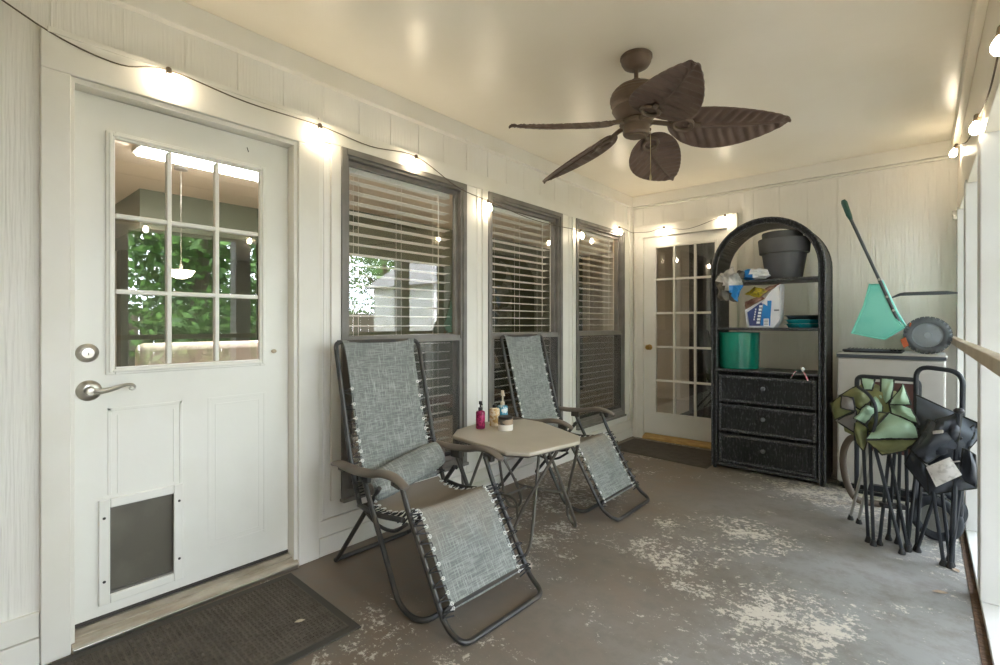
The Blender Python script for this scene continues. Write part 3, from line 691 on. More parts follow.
MB().lathe([(.001,TZ),(.044,TZ),(.046,TZ+.005),(.046,TZ+.036),(.001,TZ+.036)], (.47, 2.283, 0), 28).build('jar_base', 'candle_wax', cj)
MB().lathe([(.046,TZ+.036),(.046,TZ+.062),(.043,TZ+.068),(.001,TZ+.068)], (.47, 2.283, 0), 28).build('jar_band', 'jar_label', cj)
MB().lathe([(.044,TZ+.068),(.045,TZ+.07),(.045,TZ+.080),(.042,TZ+.083),(.001,TZ+.083)], (.47, 2.283, 0), 28).build('jar_lid', 'jar_lid', cj)

# ------------------------------------------------------------------ doormats
def mat_weave(name, c, c2, scale):
    m = mat(name, c, .85, c2=c2, ns=14); nt = m.node_tree; N = nt.nodes; L = nt.links
    tc = N.new('ShaderNodeTexCoord'); br = N.new('ShaderNodeTexBrick'); br.inputs['Scale'].default_value = scale
    br.inputs['Color1'].default_value = (1,1,1,1); br.inputs['Color2'].default_value = (.6,.6,.6,1); br.inputs['Mortar'].default_value = (0,0,0,1); br.inputs['Mortar Size'].default_value = .03
    nz = N.new('ShaderNodeTexNoise'); nz.inputs['Scale'].default_value = 150
    ad = N.new('ShaderNodeMath'); ad.operation = 'MULTIPLY_ADD'; ad.inputs[1].default_value = .35
    L.new(tc.outputs['Object'], br.inputs['Vector']); L.new(nz.outputs['Fac'], ad.inputs[0]); L.new(br.outputs['Color'], ad.inputs[2])
    bp = N.new('ShaderNodeBump'); bp.inputs['Strength'].default_value = .8; bp.inputs['Distance'].default_value = .006
    L.new(ad.outputs[0], bp.inputs['Height']); L.new(bp.outputs[0], N['Principled BSDF'].inputs['Normal'])
mat_weave('mat_brown', (98,90,80), (84,77,68), 7); mat_weave('mat_grey', (84,77,70), (72,66,60), 6)
mat('mat_rubber', (70,66,60), .7)
dm = tag(empty('doormat', (.37, .66, 0), -.06), 'large dark brown ribbed doormat in front of the half-glazed door', 'doormat')
dm.rotation_euler.z = 0
def rot(pts, c, a): return [(c[0]+(x-c[0])*math.cos(a)-(y-c[1])*math.sin(a), c[1]+(x-c[0])*math.sin(a)+(y-c[1])*math.cos(a)) for x, y in pts]
o4 = rot([(.045,.14),(.675,.14),(.675,1.135),(.045,1.135)], (.37,.66), -.03); i4 = rot([(.09,.175),(.64,.175),(.64,1.10),(.09,1.10)], (.37,.66), -.03)
MB().prism(o4, (.0005, .007), lambda p, q, t: Vector((p, q, t))).build('mat_border', 'mat_rubber', dm, bev=.003, smooth=False)
pile = MB().prism(i4, (.004, .0115), lambda p, q, t: Vector((p, q, t))).build('mat_pile', 'mat_brown', dm, bev=.003, smooth=False)
# raised blocks of the basket-weave relief (too small to pick apart: one part)
m = MB(); rg = random.Random(3)
for i in range(30):
    for j in range(46):
        x, y = .1+.018*i, .185+.02*j
        p = rot([(x, y)], (.37,.66), -.03)[0]; hz = (i+j) % 2
        for k in (-1, 0, 1):
            dx, dy = (0, k*.0058) if hz else (k*.0058, 0); hx, hy = (.0078, .0019) if hz else (.0019, .0085)
            m.add([(p[0]+dx-hx,p[1]+dy-hy,.011),(p[0]+dx+hx,p[1]+dy-hy,.011),(p[0]+dx+hx,p[1]+dy+hy,.011),(p[0]+dx-hx,p[1]+dy+hy,.011),(p[0]+dx,p[1]+dy,.0145)], [(0,1,4),(1,2,4),(2,3,4),(3,0,4)])
o = m.build('weave_relief', 'mat_brown', dm, smooth=False); o['kind'] = 'stuff'
dm2 = tag(empty('doormat', (.6, 4.58, 0)), 'plain dark doormat in front of the fifteen-pane door', 'doormat')
MB().prism([(.09,4.34),(1.005,4.27),(1.01,4.85),(.09,4.86)], (.0005,.008), lambda p, q, t: Vector((p, q, t))).build('mat_pile', 'mat_grey', dm2, bev=.003, smooth=False)
MB().prism([(.075,4.325),(1.02,4.255),(1.024,4.865),(.075,4.875)], (.0004,.004), lambda p, q, t: Vector((p, q, t))).build('mat_border', 'mat_rubber', dm2, smooth=False)
# ------------------------------------------------------------------ arched wicker shelf unit
def wicker_mat():
    m = mat('wicker', (44,44,46), .36, c2=(112,112,114), ns=80, nmap=(1,1,.35), lo=.54, hi=.78); nt = m.node_tree; N = nt.nodes; L = nt.links
    tc = N.new('ShaderNodeTexCoord'); wv = N.new('ShaderNodeTexWave'); wv.wave_type = 'BANDS'; wv.bands_direction = 'X'; wv.inputs['Scale'].default_value = 28; wv.inputs['Distortion'].default_value = .6
    w2 = N.new('ShaderNodeTexWave'); w2.bands_direction = 'Z'; w2.inputs['Scale'].default_value = 60; w2.inputs['Distortion'].default_value = 1.
    L.new(tc.outputs['Object'], wv.inputs[0]); L.new(tc.outputs['Object'], w2.inputs[0])
    ad = N.new('ShaderNodeMath'); ad.operation = 'MULTIPLY_ADD'; ad.inputs[1].default_value = .35; L.new(w2.outputs[1], ad.inputs[0]); L.new(wv.outputs[1], ad.inputs[2])
    bp = N.new('ShaderNodeBump'); bp.inputs['Strength'].default_value = 1.0; bp.inputs['Distance'].default_value = .008; L.new(ad.outputs[0], bp.inputs['Height']); L.new(bp.outputs[0], N['Principled BSDF'].inputs['Normal'])
    m2 = mat('braid', (50,51,54), .36, c2=(132,134,138), ns=120, lo=.52, hi=.72, bump=.8, bs=90); mat('knob_grey', (104,105,110), .35)
wicker_mat()
sh = tag(empty('shelf_unit', (1.45, 4.52, 0)), 'black wicker arched shelf unit with three drawers', 'shelf')
SY0, SY1, SXc, SR = 4.345, 4.70, 1.440, .404; SPR = 1.661; TH = .036
def arch(r, n=28): 
    p = [(SXc-r, .02), (SXc-r, .5), (SXc-r, 1.0)] + [(SXc-r*math.cos(pi*i/n), SPR+r*math.sin(pi*i/n)) for i in range(n+1)] + [(SXc+r, 1.0), (SXc+r, .5), (SXc+r, .02)]
    return p
o_, i_ = arch(SR), arch(SR-TH); m = MB(); n = len(o_)
vs = [Vector((x, y, z)) for y in (SY0, SY1) for P in (o_, i_) for x, z in P]
fs = []
for k in range(n-1):
    A, B, C, D = 0, n, 2*n, 3*n
    fs += [(A+k, A+k+1, B+k+1, B+k), (C+k, D+k, D+k+1, C+k+1), (A+k, C+k, C+k+1, A+k+1), (B+k, B+k+1, D+k+1, D+k)]
fs += [(0, n, 3*n, 2*n), (n-1, 3*n-1, 4*n-1, 2*n-1)]
m.add(vs, fs); m.build('arch_frame', 'wicker', sh, ang=.7)
m = MB()
for y in (SY0, SY1): m.tube([(x, y, z) for x, z in o_], .008, 8); 
m.build('outer_braid', 'braid', sh)
MB().tube([(x, SY0, z) for x, z in i_], .007, 8).build('inner_braid', 'braid', sh)
for z in (1.168, 1.558):
    MB().box(SXc-SR+TH-.004, SXc+SR-TH+.004, SY0+.012, SY1, z, z+.02).build('shelf_board', 'wicker', sh, smooth=False)
    MB().tube([(SXc-SR+TH, SY0+.012, z+.01), (SXc+SR-TH, SY0+.012, z+.01)], .0125, 10).build('shelf_braid', 'braid', sh)
X0, X1 = SXc-SR+TH-.002, SXc+SR-TH+.002
MB().box(X0, X1, SY0+.035, SY1-.005, .045, .82).build('drawer_case', 'wicker', sh, smooth=False)
MB().box(X0, X1, SY0-.004, SY1, .822, .842).build('case_top', 'wicker', sh, bev=.006, smooth=False)
MB().tube([(X0, SY0-.004, .832), (X1, SY0-.004, .832)], .012, 10).build('case_braid', 'braid', sh)
MB().tube([(X0, SY0+.01, .04), (X1, SY0+.01, .04)], .014, 10).build('base_braid', 'braid', sh)
for (a, b) in ((.572, .79), (.325, .545), (.065, .298)):
    d = MB().box(X0+.022, X1-.022, SY0+.002, SY0+.034, a, b).build('drawer', 'wicker', sh, bev=.008, smooth=False)
    MB().ring(X0+.02, X1-.02, a-.002, b+.002, .024, BX, SY0-.005, SY0+.02).build('drawer_braid', 'braid', d, bev=.006, smooth=False)
    MB().lathe([(.001,-.028),(.012,-.027),(.018,-.02),(.017,-.012),(.008,-.006),(.008,.004)], (SXc-.01, SY0, (a+b)/2+.02), 16, 'y').build('knob', 'knob_grey', d)
for x in (SXc-SR+.018, SXc+SR-.018):
    for y in (SY0+.02, SY1-.02): MB().lathe([(.014,.0),(.017,.004),(.017,.03)], (x, y, 0), 10).build('foot', 'braid', sh)

# things on the shelf
mat('planter_grey', (92,92,94), .55, c2=(80,80,82), ns=4); mat('planter_green', (22,134,112), .25, c2=(14,110,92), ns=3, coat=.3)
mat('tray_black', (30,42,48), .3); mat('tray_teal', (28,128,138), .25)
def planter(name, x, y, z, r0, r1, h, rim, m, label, group=None):
    g = tag(empty(name, (x, y, z)), label, 'plant pot', group)
    MB().lathe([(.001,z),(r0,z),(r0+.004,z+.006),(r1,z+h-rim),(r1-.012,z+h-rim),(.001,z+.03)], (x, y, 0), 36).build('pot_body', m, g)
    if rim > .02:
        MB().lathe([(r1+.001,z+h-rim-.004),(r1+.018,z+h-rim),(r1+.028,z+h-.004),(r1+.024,z+h),(r1+.012,z+h),(r1-.006,z+h-rim)], (x, y, 0), 36).build('pot_rim', m, g)
    return g
planter('planter', 1.545, 4.51, 1.579, .125, .16, .325, .115, 'planter_grey', 'large dark grey plastic planter under the shelf arch', 'nested grey planters')
g = tag(empty('planter', (1.53, 4.52, 1.72)), 'second grey planter nested inside, its rim peeking above', 'plant pot', 'nested grey planters')
MB().lathe([(.001,1.66),(.095,1.66),(.126,1.88),(.116,1.88),(.001,1.70)], (1.53, 4.52, 0), 36).build('pot_body', 'planter_grey', g)
MB().lathe([(.1262,1.862),(.140,1.868),(.148,1.955),(.144,1.96),(.134,1.96),(.118,1.87)], (1.53, 4.52, 0), 36).build('pot_rim', 'planter_grey', g)
g = tag(empty('planter', (1.20, 4.52, .843)), 'glossy green round planter on top of the drawers', 'plant pot')
MB().lathe([(.001,.843),(.150,.843),(.156,.85),(.164,1.13),(.166,1.145),(.160,1.15),(.150,1.148),(.142,.87),(.001,.865)], (1.20, 4.52, 0), 40).build('pot_body', 'planter_green', g)
for k, (dz, mt) in enumerate(((0,'tray_teal'),(.033,'tray_teal'),(.066,'tray_black'))):
    z = 1.1895+dz; g = tag(empty('plant_tray', (1.665, 4.50, z)), ['bottom teal plant tray of the stack on the middle shelf', 'middle teal plant tray of the stack beside the sack', 'topmost black plant tray of the stack beside the sack'][k], 'tray', 'stacked plant trays')
    MB().lathe([(.001,z),(.100,z),(.117,z+.030),(.126,z+.031),(.127,z+.026),(.128,z+.026),(.1275,z+.032),(.115,z+.032),(.098,z+.004),(.001,z+.004)], (1.676, 4.51, 0), 32).build('tray_body', mt, g)
# standing sack, torn open at the top
mat('sack_white', (226,226,230), .4, bump=.5, bs=14); mat('sack_blue', (34,130,200), .35, c2=(24,110,186), ns=5); mat('sack_navy', (52,72,128), .4, c2=(66,64,110), ns=6)
mat('sack_gold', (178,160,40), .4, c2=(96,84,30), ns=25, lo=.45, hi=.6); mat('sack_brown', (150,120,104), .6, c2=(116,70,60), ns=18); mat('ink_white', (236,240,246), .5); mat('ink_grey', (120,120,128), .5)
bg_ = tag(empty('soil_sack', (1.42, 4.44, 1.189)), 'white and blue printed sack standing torn open on the middle shelf', 'sack')
fp = [(1.315,1.190),(1.50,1.190),(1.540,1.25),(1.545,1.535),(1.50,1.515),(1.445,1.42),(1.372,1.385),(1.29,1.335),(1.30,1.25)]
m = MB(); nb = len(fp)
def bagpt(x, z, y): return Vector((x, y+.012*math.sin(x*38)+.008*math.sin(z*30), z))
cen = (1.43, 1.31)
ringz = [(4.375, .93), (4.360, 1.0), (4.44, 1.03), (4.515, 1.0), (4.53, .9)]
vs = [bagpt(cen[0]+(x-cen[0])*s, max(1.19, cen[1]+(z-cen[1])*s), y) for y, s in ringz for x, z in fp]
fs = [tuple(range(nb))] + [tuple(reversed(range(4*nb, 5*nb)))]
for r in range(4):
    for k in range(nb): fs.append((r*nb+k, r*nb+(k+1) % nb, (r+1)*nb+(k+1) % nb, (r+1)*nb+k))
m.add(vs, fs); bb = m.build('sack_body', 'sack_white', bg_, bev=.006)
def decal(name, poly, m_, y=4.352, parent=bb): return MB().prism(poly, (y, y+.02), lambda p, q, t: Vector((p, t, q))).build(name, m_, parent, smooth=False)
decal('printed_panel', [(1.325,1.205),(1.405,1.205),(1.425,1.40),(1.40,1.385),(1.31,1.315)], 'sack_navy', 4.3555)
decal('printed_panel', [(1.405,1.205),(1.475,1.205),(1.485,1.405),(1.43,1.405)], 'sack_blue', 4.355)
decal('label_box', [(1.43,1.205),(1.468,1.205),(1.468,1.262),(1.43,1.262)], 'ink_white', 4.353)
for k in range(6): decal('print_mark', [(1.378+.004*k,1.222+.026*k),(1.402+.0035*k,1.222+.026*k),(1.403+.0035*k,1.240+.026*k),(1.379+.004*k,1.240+.026*k)], 'ink_white', 4.353)
for k in range(5): decal('print_mark', [(1.356+.003*k,1.25+.02*k),(1.364+.003*k,1.25+.02*k),(1.365+.003*k,1.264+.02*k),(1.357+.003*k,1.264+.02*k)], 'ink_white', 4.353)
for k in range(4): decal('print_mark', [(1.434,1.212+.012*k),(1.464,1.212+.012*k),(1.464,1.217+.012*k),(1.434,1.217+.012*k)], 'ink_grey', 4.351)
decal('print_mark', [(1.505,1.322),(1.538,1.322),(1.538,1.334),(1.505,1.334)], 'ink_grey', 4.351)
def patch(mb, c, nu=8, nv=8, bulge=(0,0,0), amp=0., seed=0, th=.003, freq=3.):
    c = [Vector(p) for p in c]; bl = Vector(bulge)
    if len(c) == 3: c = c + [c[2]]
    def fn(u, v):
        p = c[0]*(1-u)*(1-v)+c[1]*u*(1-v)+c[2]*u*v+c[3]*(1-u)*v
        e = math.sin(pi*u)*math.sin(pi*v)
        return p + bl*e + Vector((0, -1, .3))*amp*(noise.noise(Vector((u*freq, v*freq, seed*3.7)))*1.2)
    mb.grid(fn, nu, nv, th)
m = MB(); patch(m, [(1.285,4.36,1.465),(1.40,4.35,1.43),(1.465,4.345,1.49),(1.36,4.37,1.52)], bulge=(0,-.02,.01), amp=.02, seed=2); m.build('gold_flap', 'sack_gold', bb, ang=1)
m = MB(); patch(m, [(1.292,4.36,1.34),(1.44,4.345,1.425),(1.41,4.35,1.45),(1.29,4.37,1.40)], bulge=(0,-.02,0), amp=.02, seed=4); patch(m, [(1.40,4.35,1.43),(1.52,4.36,1.52),(1.545,4.40,1.545),(1.44,4.36,1.51)], bulge=(0,-.015,0), amp=.015, seed=5); m.build('torn_edge', 'sack_brown', bb, ang=1)
# crumpled bag slung over the upper shelf
mat('film_silver', (150,150,150), .3, c2=(214,210,206), ns=9, lo=.4, hi=.6); mat('film_dark', (66,62,56), .35, c2=(104,98,86), ns=12); 
cb = tag(empty('crumpled_bag', (1.30, 4.42, 1.58)), 'crumpled silver, white and blue plastic bag slung over the upper shelf', 'bag')
def lump(mb, c, s, seed, n=18, k=10, amp=.25):
    c = Vector(c)
    for i in range(k+1): pass
    vs = []; fs = []
    for i in range(k+1):
        th = pi*i/k
        for j in range(n):
            ph = 2*pi*j/n; d = Vector((math.sin(th)*math.cos(ph), math.sin(th)*math.sin(ph), math.cos(th)))
            r = 1+amp*noise.noise(d*2.2+Vector((seed, 0, 0)))*1.6+amp*.5*noise.noise(d*5+Vector((0, seed, 0)))
            vs.append(c+Vector((d.x*s[0], d.y*s[1], d.z*s[2]))*r)
    for i in range(k):
        for j in range(n): fs.append((i*n+j, i*n+(j+1) % n, (i+1)*n+(j+1) % n, (i+1)*n+j))
    mb.add(vs, fs)
m = MB(); lump(m, (1.178, 4.318, 1.535), (.098, .06, .125), 1.3, amp=.3); 
b1 = m.build('bag_bundle', ['film_silver', 'film_dark', 'sack_blue'], cb, smooth=False)
for p in b1.data.polygons:
    c = p.center+cb.location; t = (c.x-1.178)*.9+(c.z-1.535)*.8
    p.material_index = 1 if t < -.03 or c.y > 4.345 else (2 if (c.x > 1.2 and c.z < 1.53) else 0)
m = MB(); lump(m, (1.365, 4.42, 1.625), (.105, .07, .048), 4.1, amp=.3)
b2 = m.build('bag_tail', ['sack_white', 'sack_blue'], cb, smooth=False)
for p in b2.data.polygons:
    c = p.center+cb.location; p.material_index = 1 if c.x+(1.62-c.z)*-.5 < 1.335 else 0
m = MB(); patch(m, [(1.20,4.36,1.60),(1.28,4.36,1.585),(1.30,4.40,1.65),(1.22,4.42,1.67)], bulge=(0,-.02,.02), amp=.02, seed=8); m.build('bag_neck', 'film_dark', cb, ang=1)
# little hair tie on the drawer top
mat('ribbon_pink', (226,120,140), .5, c2=(240,236,236), ns=60, lo=.48, hi=.52)
rt = tag(empty('ribbon_clip', (1.69, 4.36, .844)), 'small dark clip with pink ribbon tails and white bead on the drawers', 'hair clip')
MB().obox((1.675, 4.36, .857), (.03,.004,.004), (-.003,.016,0), (0,0,.008)).build('clip', 'tray_black', rt, bev=.004); MB().sphere((1.70, 4.352, .875), .015, 12).build('bead', 'ink_white', rt)
for a in ([(1.665,4.352,.858),(1.65,4.332,.848),(1.625,4.322,.80)], [(1.70,4.35,.858),(1.715,4.33,.846),(1.74,4.322,.79)]): MB().tube(spline(a, 4), .006, 6, flat=.35).build('ribbon_tail', 'ribbon_pink', rt)

# ------------------------------------------------------------------ grey mini fridge and the things on it
mat('fridge_grey', (196,195,192), .45, metal=.2, c2=(184,182,178), ns=3, bump=.04); mat('fridge_trim', (74,80,88), .4); mat('seal', (46,46,46), .7)
fr = tag(empty('mini_fridge', (2.215, 4.65, 0)), 'grey mini fridge standing behind the folded camp chairs', 'fridge')
MB().box(1.918, 2.512, 4.42, 4.93, .05, .985).build('fridge_body', 'fridge_grey', fr, bev=.008, smooth=False)
MB().box(1.918, 2.512, 4.365, 4.412, .06, .975).build('fridge_door', 'fridge_grey', fr, bev=.012, smooth=False)
MB().box(1.925, 2.505, 4.411, 4.421, .07, .97).build('door_seal', 'seal', fr)
MB().box(1.910, 2.520, 4.36, 4.935, .986, 1.012).build('worktop', 'fridge_grey', fr, bev=.008, smooth=False)
MB().box(1.914, 2.516, 4.356, 4.361, .976, 1.0).build('front_trim', 'fridge_trim', fr, bev=.002, smooth=False)
for x in (1.96, 2.47):
    for y in (4.44, 4.88): MB().lathe([(.02,.0),(.022,.005),(.018,.05)], (x, y, 0), 12).build('foot', 'seal', fr)
MB().box(1.93, 2.50, 4.43, 4.44, .01, .05).build('kick_plate', 'seal', fr)
mat('hopper_teal', (138,226,212), .35, c2=(104,208,196), ns=4); mat('spreader_grey', (72,78,82), .45); mat('tyre_grey', (100,106,112), .7, c2=(86,92,98), ns=10); mat('disc_grey', (142,150,156), .5); mat('grip_teal', (40,84,76), .5); mat('rust', (186,92,54), .7)
sp = tag(empty('lawn_spreader', (2.2, 4.5, 1.013)), 'teal lawn spreader with grey wheel lying on the mini fridge', 'spreader')
hp = [(2.106,1.506),(2.172,1.502),(2.262,1.245),(2.30,1.195),(2.195,1.112),(2.138,1.12),(2.001,1.152),(2.073,1.352)]
nb = len(hp); cx2, cz2 = 2.14, 1.28
vs = [Vector((cx2+(x-cx2)*s, y, cz2+(z-cz2)*s)) for y, s in ((4.40, .9), (4.41, 1.), (4.60, 1.), (4.68, .86)) for x, z in hp]
fs = [tuple(range(nb)), tuple(reversed(range(3*nb, 4*nb)))] + [(r*nb+k, r*nb+(k+1) % nb, (r+1)*nb+(k+1) % nb, (r+1)*nb+k) for r in range(3) for k in range(nb)]
h_ = MB().add(vs, fs).build('hopper', 'hopper_teal', sp, bev=.012, bseg=3)
MB().tube([(x, 4.405, z) for x, z in hp], .006, 6, closed=True).build('hopper_rim', 'hopper_teal', h_)
MB().tube([(2.345,4.46,1.17),(2.285,4.42,1.20),(2.245,4.40,1.30),(2.155,4.40,1.554),(1.992,4.40,2.0)], .0105, 10).build('push_handle', 'spreader_grey', sp)
MB().tube([(2.31,4.52,1.19),(2.26,4.44,1.30),(2.175,4.42,1.53)], .008, 8).build('handle_strut', 'hopper_teal', sp)
MB().tube([(1.998,4.40,1.985),(1.985,4.40,2.02),(1.957,4.40,2.115),(1.950,4.40,2.135)], [.012,.018,.020,.013], 12).build('grip', 'grip_teal', sp)
MB().tube([(2.232,4.41,1.405),(2.275,4.41,1.425),(2.30,4.41,1.428),(2.52,4.41,1.428),(2.57,4.41,1.424)], [.006,.012,.014,.014,.006], 10, flat=.9).build('cross_grip', 'spreader_grey', sp)
m = MB()
for p in ((2.16,4.388,1.535),(2.205,4.388,1.41),(2.24,4.388,1.315)): m.lathe([(.001,-.006),(.008,-.006),(.009,0),(.001,.004)], p, 8, 'y')
m.build('handle_bolt', 'nickel', sp)
def wheel(parent, c, r, w, axis, tm, rm, lugs, spokes=0):
    A = Vector(axis).normalized(); q = Vector((0,1,0)).rotation_difference(A).to_matrix()
    m = MB(); pr = []
    for k in range(13):
        a = 2*pi*k/12; pr.append((r-w*.5+math.cos(a)*w*.5, math.sin(a)*w*.5))
    m.lathe(pr, c, 36, 'y', mtx=q)
    for k in range(lugs):
        a = 2*pi*k/lugs
        for s in (-1, 1):
            ce_ = Vector(c)+q @ Vector((math.cos(a+s*.04)*(r-.004), s*w*.24, math.sin(a+s*.04)*(r-.004)))
            rad = q @ Vector((math.cos(a), 0, math.sin(a))); tan = q @ Vector((-math.sin(a), 0, math.cos(a)))
            m.obox(ce_, rad*.009, tan*(pi*r/lugs*.5), A*w*.24)
    t = m.build('tyre', tm, parent)
    m = MB()
    if spokes:
        m.lathe([(r-w-.012,-.01),(r-w,-.012),(r-w,.012),(r-w-.012,.01),(r-w-.012,-.01)], c, 32, 'y', mtx=q); m.lathe([(.001,-.02),(.022,-.02),(.022,.02),(.001,.02)], c, 16, 'y', mtx=q)
        for k in range(spokes):
            a = 2*pi*k/spokes; d = q @ Vector((math.cos(a), 0, math.sin(a))); tn = q @ Vector((-math.sin(a), 0, math.cos(a)))
            m.obox(Vector(c)+d*(r-w)*.5, d*(r-w-.01)*.5, tn*.008, A*.006)
    else:
        m.lathe([(.001,-w*.42),(.02,-w*.42),(.022,-w*.30),(r-w-.006,-w*.18),(r-w+.004,-w*.3),(r-w+.004,w*.3),(.001,w*.3)], c, 32, 'y', mtx=q)
        for k in range(8):
            a = 2*pi*k/8; d = q @ Vector((math.cos(a), 0, math.sin(a))); m.obox(Vector(c)+d*(r-w-.012)-A*w*.24, d*.010, (q @ Vector((-math.sin(a), 0, math.cos(a))))*.006, A*.008)
    m.build('wheel_disc', rm, t)
wheel(sp, (2.420, 4.455, 1.142), .124, .046, (0.02,1,.0), 'tyre_grey', 'disc_grey', 28)
wheel(sp, (2.423, 4.80, 1.142), .124, .046, (0.02,1,.0), 'tyre_grey', 'disc_grey', 28)
MB().tube([(2.42,4.47,1.142),(2.423,4.79,1.142)], .012, 8).build('axle', 'rust', sp)
m = MB().obox((2.30,4.43,1.09), (.014,0,.01), (0,.012,0), (-.01,0,.03)).obox((2.33,4.44,1.215), (.004,0,.012), (0,.01,0), (-.004,0,.004)); m.build('gear_bracket', 'rust', sp, bev=.003)
gt = tag(empty('grill_rack', (2.12, 4.5, 1.013)), 'black wire grill rack lying under the lawn spreader', 'rack')
mat('grill_black', (38,38,42), .5, metal=.4)
MB().tube(fillet([(1.96,4.38,1.0215),(2.28,4.38,1.0215),(2.29,4.70,1.0215),(1.955,4.70,1.0215),(1.96,4.39,1.0215)], .03), .008, 8).build('rack_rim', 'grill_black', gt)
for k in range(14): MB().tube([(1.975+.022*k,4.385,1.03),(1.975+.022*k,4.45,1.038),(1.97+.022*k,4.695,1.035)], .0025, 5).build('rack_bar', 'grill_black', gt)
MB().tube(spline([(1.95,4.40,1.026),(2.03,4.375,1.034),(2.13,4.375,1.034),(2.22,4.40,1.03)], 5), .010, 8).build('rack_handle', 'fridge_trim', gt)

# ------------------------------------------------------------------ folded camp chairs and cart in the corner
def pt(u, v, y):
    k = (u-500)/489.82; q = (323.77-v)/489.82; c, s = math.cos(.7118), math.sin(.7118); t = y/(c+s*k)
    return Vector((2.395+t*(-s+c*k), y, 1.221+t*q))
mat('nylon_sage', (150,176,150), .6, c2=(134,162,138), ns=6); mat('nylon_olive', (118,120,76), .65, c2=(100,104,66), ns=6); mat('mesh_grey', (120,116,114), .7); mat('piping', (34,36,34), .7)
mat('pole_black', (44,48,54), .4, metal=.35); mat('pole_grey', (168,168,164), .4, metal=.5); mat('plastic_black', (34,34,36), .5)
mat('nylon_slate', (92,100,110), .65, c2=(64,70,80), ns=5, bump=.25, bs=8); mat('nylon_black', (56,61,70), .6, c2=(38,42,50), ns=5, bump=.3, bs=9); mat('paper', (214,212,210), .8, c2=(186,184,182), ns=40, lo=.5, hi=.62)
def cloth(parent, name, mname, pts, bulge, amp, seed, pipe=True):
    m = MB(); patch(m, pts, 10, 10, bulge, amp, seed, .004, 2.6); o = m.build(name, mname, parent, ang=1.0)
    if pipe:
        c = [Vector(p) for p in pts]; c = c + [c[2]] if len(c) == 3 else c; e = []
        for (u0, v0, u1, v1) in ((0,0,1,0),(1,0,1,1),(1,1,0,1),(0,1,0,0)):
            for k in range(8):
                u = u0+(u1-u0)*k/8; v = v0+(v1-v0)*k/8
                e.append(c[0]*(1-u)*(1-v)+c[1]*u*(1-v)+c[2]*u*v+c[3]*(1-u)*v + Vector((0,-1,.3))*amp*(noise.noise(Vector((u*2.6, v*2.6, seed*3.7)))*1.2))
        MB().tube(e, .005, 6, closed=True).build('piping', 'piping', o)
    return o
def pole(parent, a, b, m='pole_black', r=.009, foot=True):
    a, b = Vector(a), Vector(b); o = MB().tube([a, b], r, 8).build('pole', m, parent)
    if foot: MB().lathe([(.009,.0),(.017,.0),(.017,.007),(.012,.022),(.010,.032)], (b.x, b.y, 0), 10).build('pole_foot', 'plastic_black', o)
gc = tag(empty('camp_chair', (2.2, 3.5, 0)), 'folded sage green camp chair with black poles, leaning by the mini fridge', 'camp chair', 'folded camp chairs')
Y = 3.5
cloth(gc, 'seat_cloth', 'nylon_sage', [pt(866,439,3.36), pt(919,438,3.40), pt(914,423,3.46), pt(889,413,3.50)], (0,-.06,.015), .03, 1)
cloth(gc, 'seat_fold', 'nylon_sage', [pt(891,413,3.50), pt(919,424,3.44), pt(911,409,3.54), pt(889,402,3.56)], (0,-.04,.01), .03, 2)
cloth(gc, 'back_flap', 'nylon_sage', [pt(889,404,3.52), pt(911,405,3.52), pt(903,385,3.56)], (0,-.04,0), .02, 3)
cloth(gc, 'back_strip', 'nylon_sage', [pt(881,408,3.56), pt(891,399,3.56), pt(894,379,3.60), pt(881,378,3.60)], (0,-.02,0), .015, 4)
cloth(gc, 'back_strip', 'nylon_sage', [pt(864,390,3.58), pt(872,390,3.58), pt(875,379,3.62), pt(861,378,3.62)], (0,-.015,0), .01, 5)
cloth(gc, 'back_strip', 'nylon_sage', [pt(872,417,3.52), pt(882,413,3.54), pt(883,391,3.58), pt(871,391,3.58)], (0,-.03,0), .015, 6)
cloth(gc, 'arm_cloth', 'nylon_olive', [pt(839,396,3.50), pt(860,410,3.44), pt(873,399,3.48), pt(857,386,3.52)], (0,-.05,.02), .02, 7)
cloth(gc, 'arm_cloth', 'nylon_olive', [pt(835,420,3.48), pt(853,411,3.44), pt(842,396,3.48), pt(830,403,3.50)], (-.01,-.05,0), .02, 8)
cloth(gc, 'cup_mesh', 'mesh_grey', [pt(841,408,3.40), pt(855,411,3.40), pt(853,398,3.40), pt(842,396,3.42)], (0,-.02,0), .01, 9)
cloth(gc, 'arm_lining', 'mesh_grey', [pt(836,421,3.46), pt(857,434,3.44), pt(856,411,3.43)], (0,-.02,0), .015, 10)
cloth(gc, 'hanging_strap', 'nylon_olive', [pt(855,440,3.42), pt(864,452,3.42), pt(868,428,3.42), pt(855,418,3.42)], (0,-.03,0), .03, 11)
cloth(gc, 'arm_fold', 'nylon_sage', [pt(854,419,3.40), pt(866,424,3.40), pt(877,410,3.44), pt(866,404,3.44)], (0,-.04,.02), .03, 12)
cloth(gc, 'seat_lining', 'nylon_olive', [pt(866,440,3.38), pt(882,455,3.40), pt(906,450,3.42), pt(919,439,3.42)], (0,-.03,-.01), .02, 13)
cloth(gc, 'seat_lining', 'nylon_olive', [pt(866,431,3.47), pt(884,430,3.49), pt(889,414,3.53), pt(870,412,3.50)], (0,-.03,0), .03, 14)
m = MB(); lump(m, pt(873,415,3.60), (.15,.06,.16), 2.2, amp=.22); m.build('folded_cloth', 'nylon_olive', gc, ang=1.2)
m = MB(); lump(m, pt(892,435,3.52), (.10,.07,.06), 5.2, amp=.2); m.build('folded_cloth', 'nylon_olive', gc, ang=1.2)
m = MB(); lump(m, pt(848,408,3.53), (.06,.04,.07), 3.3, amp=.25); m.build('folded_cloth', 'nylon_olive', gc, ang=1.2)
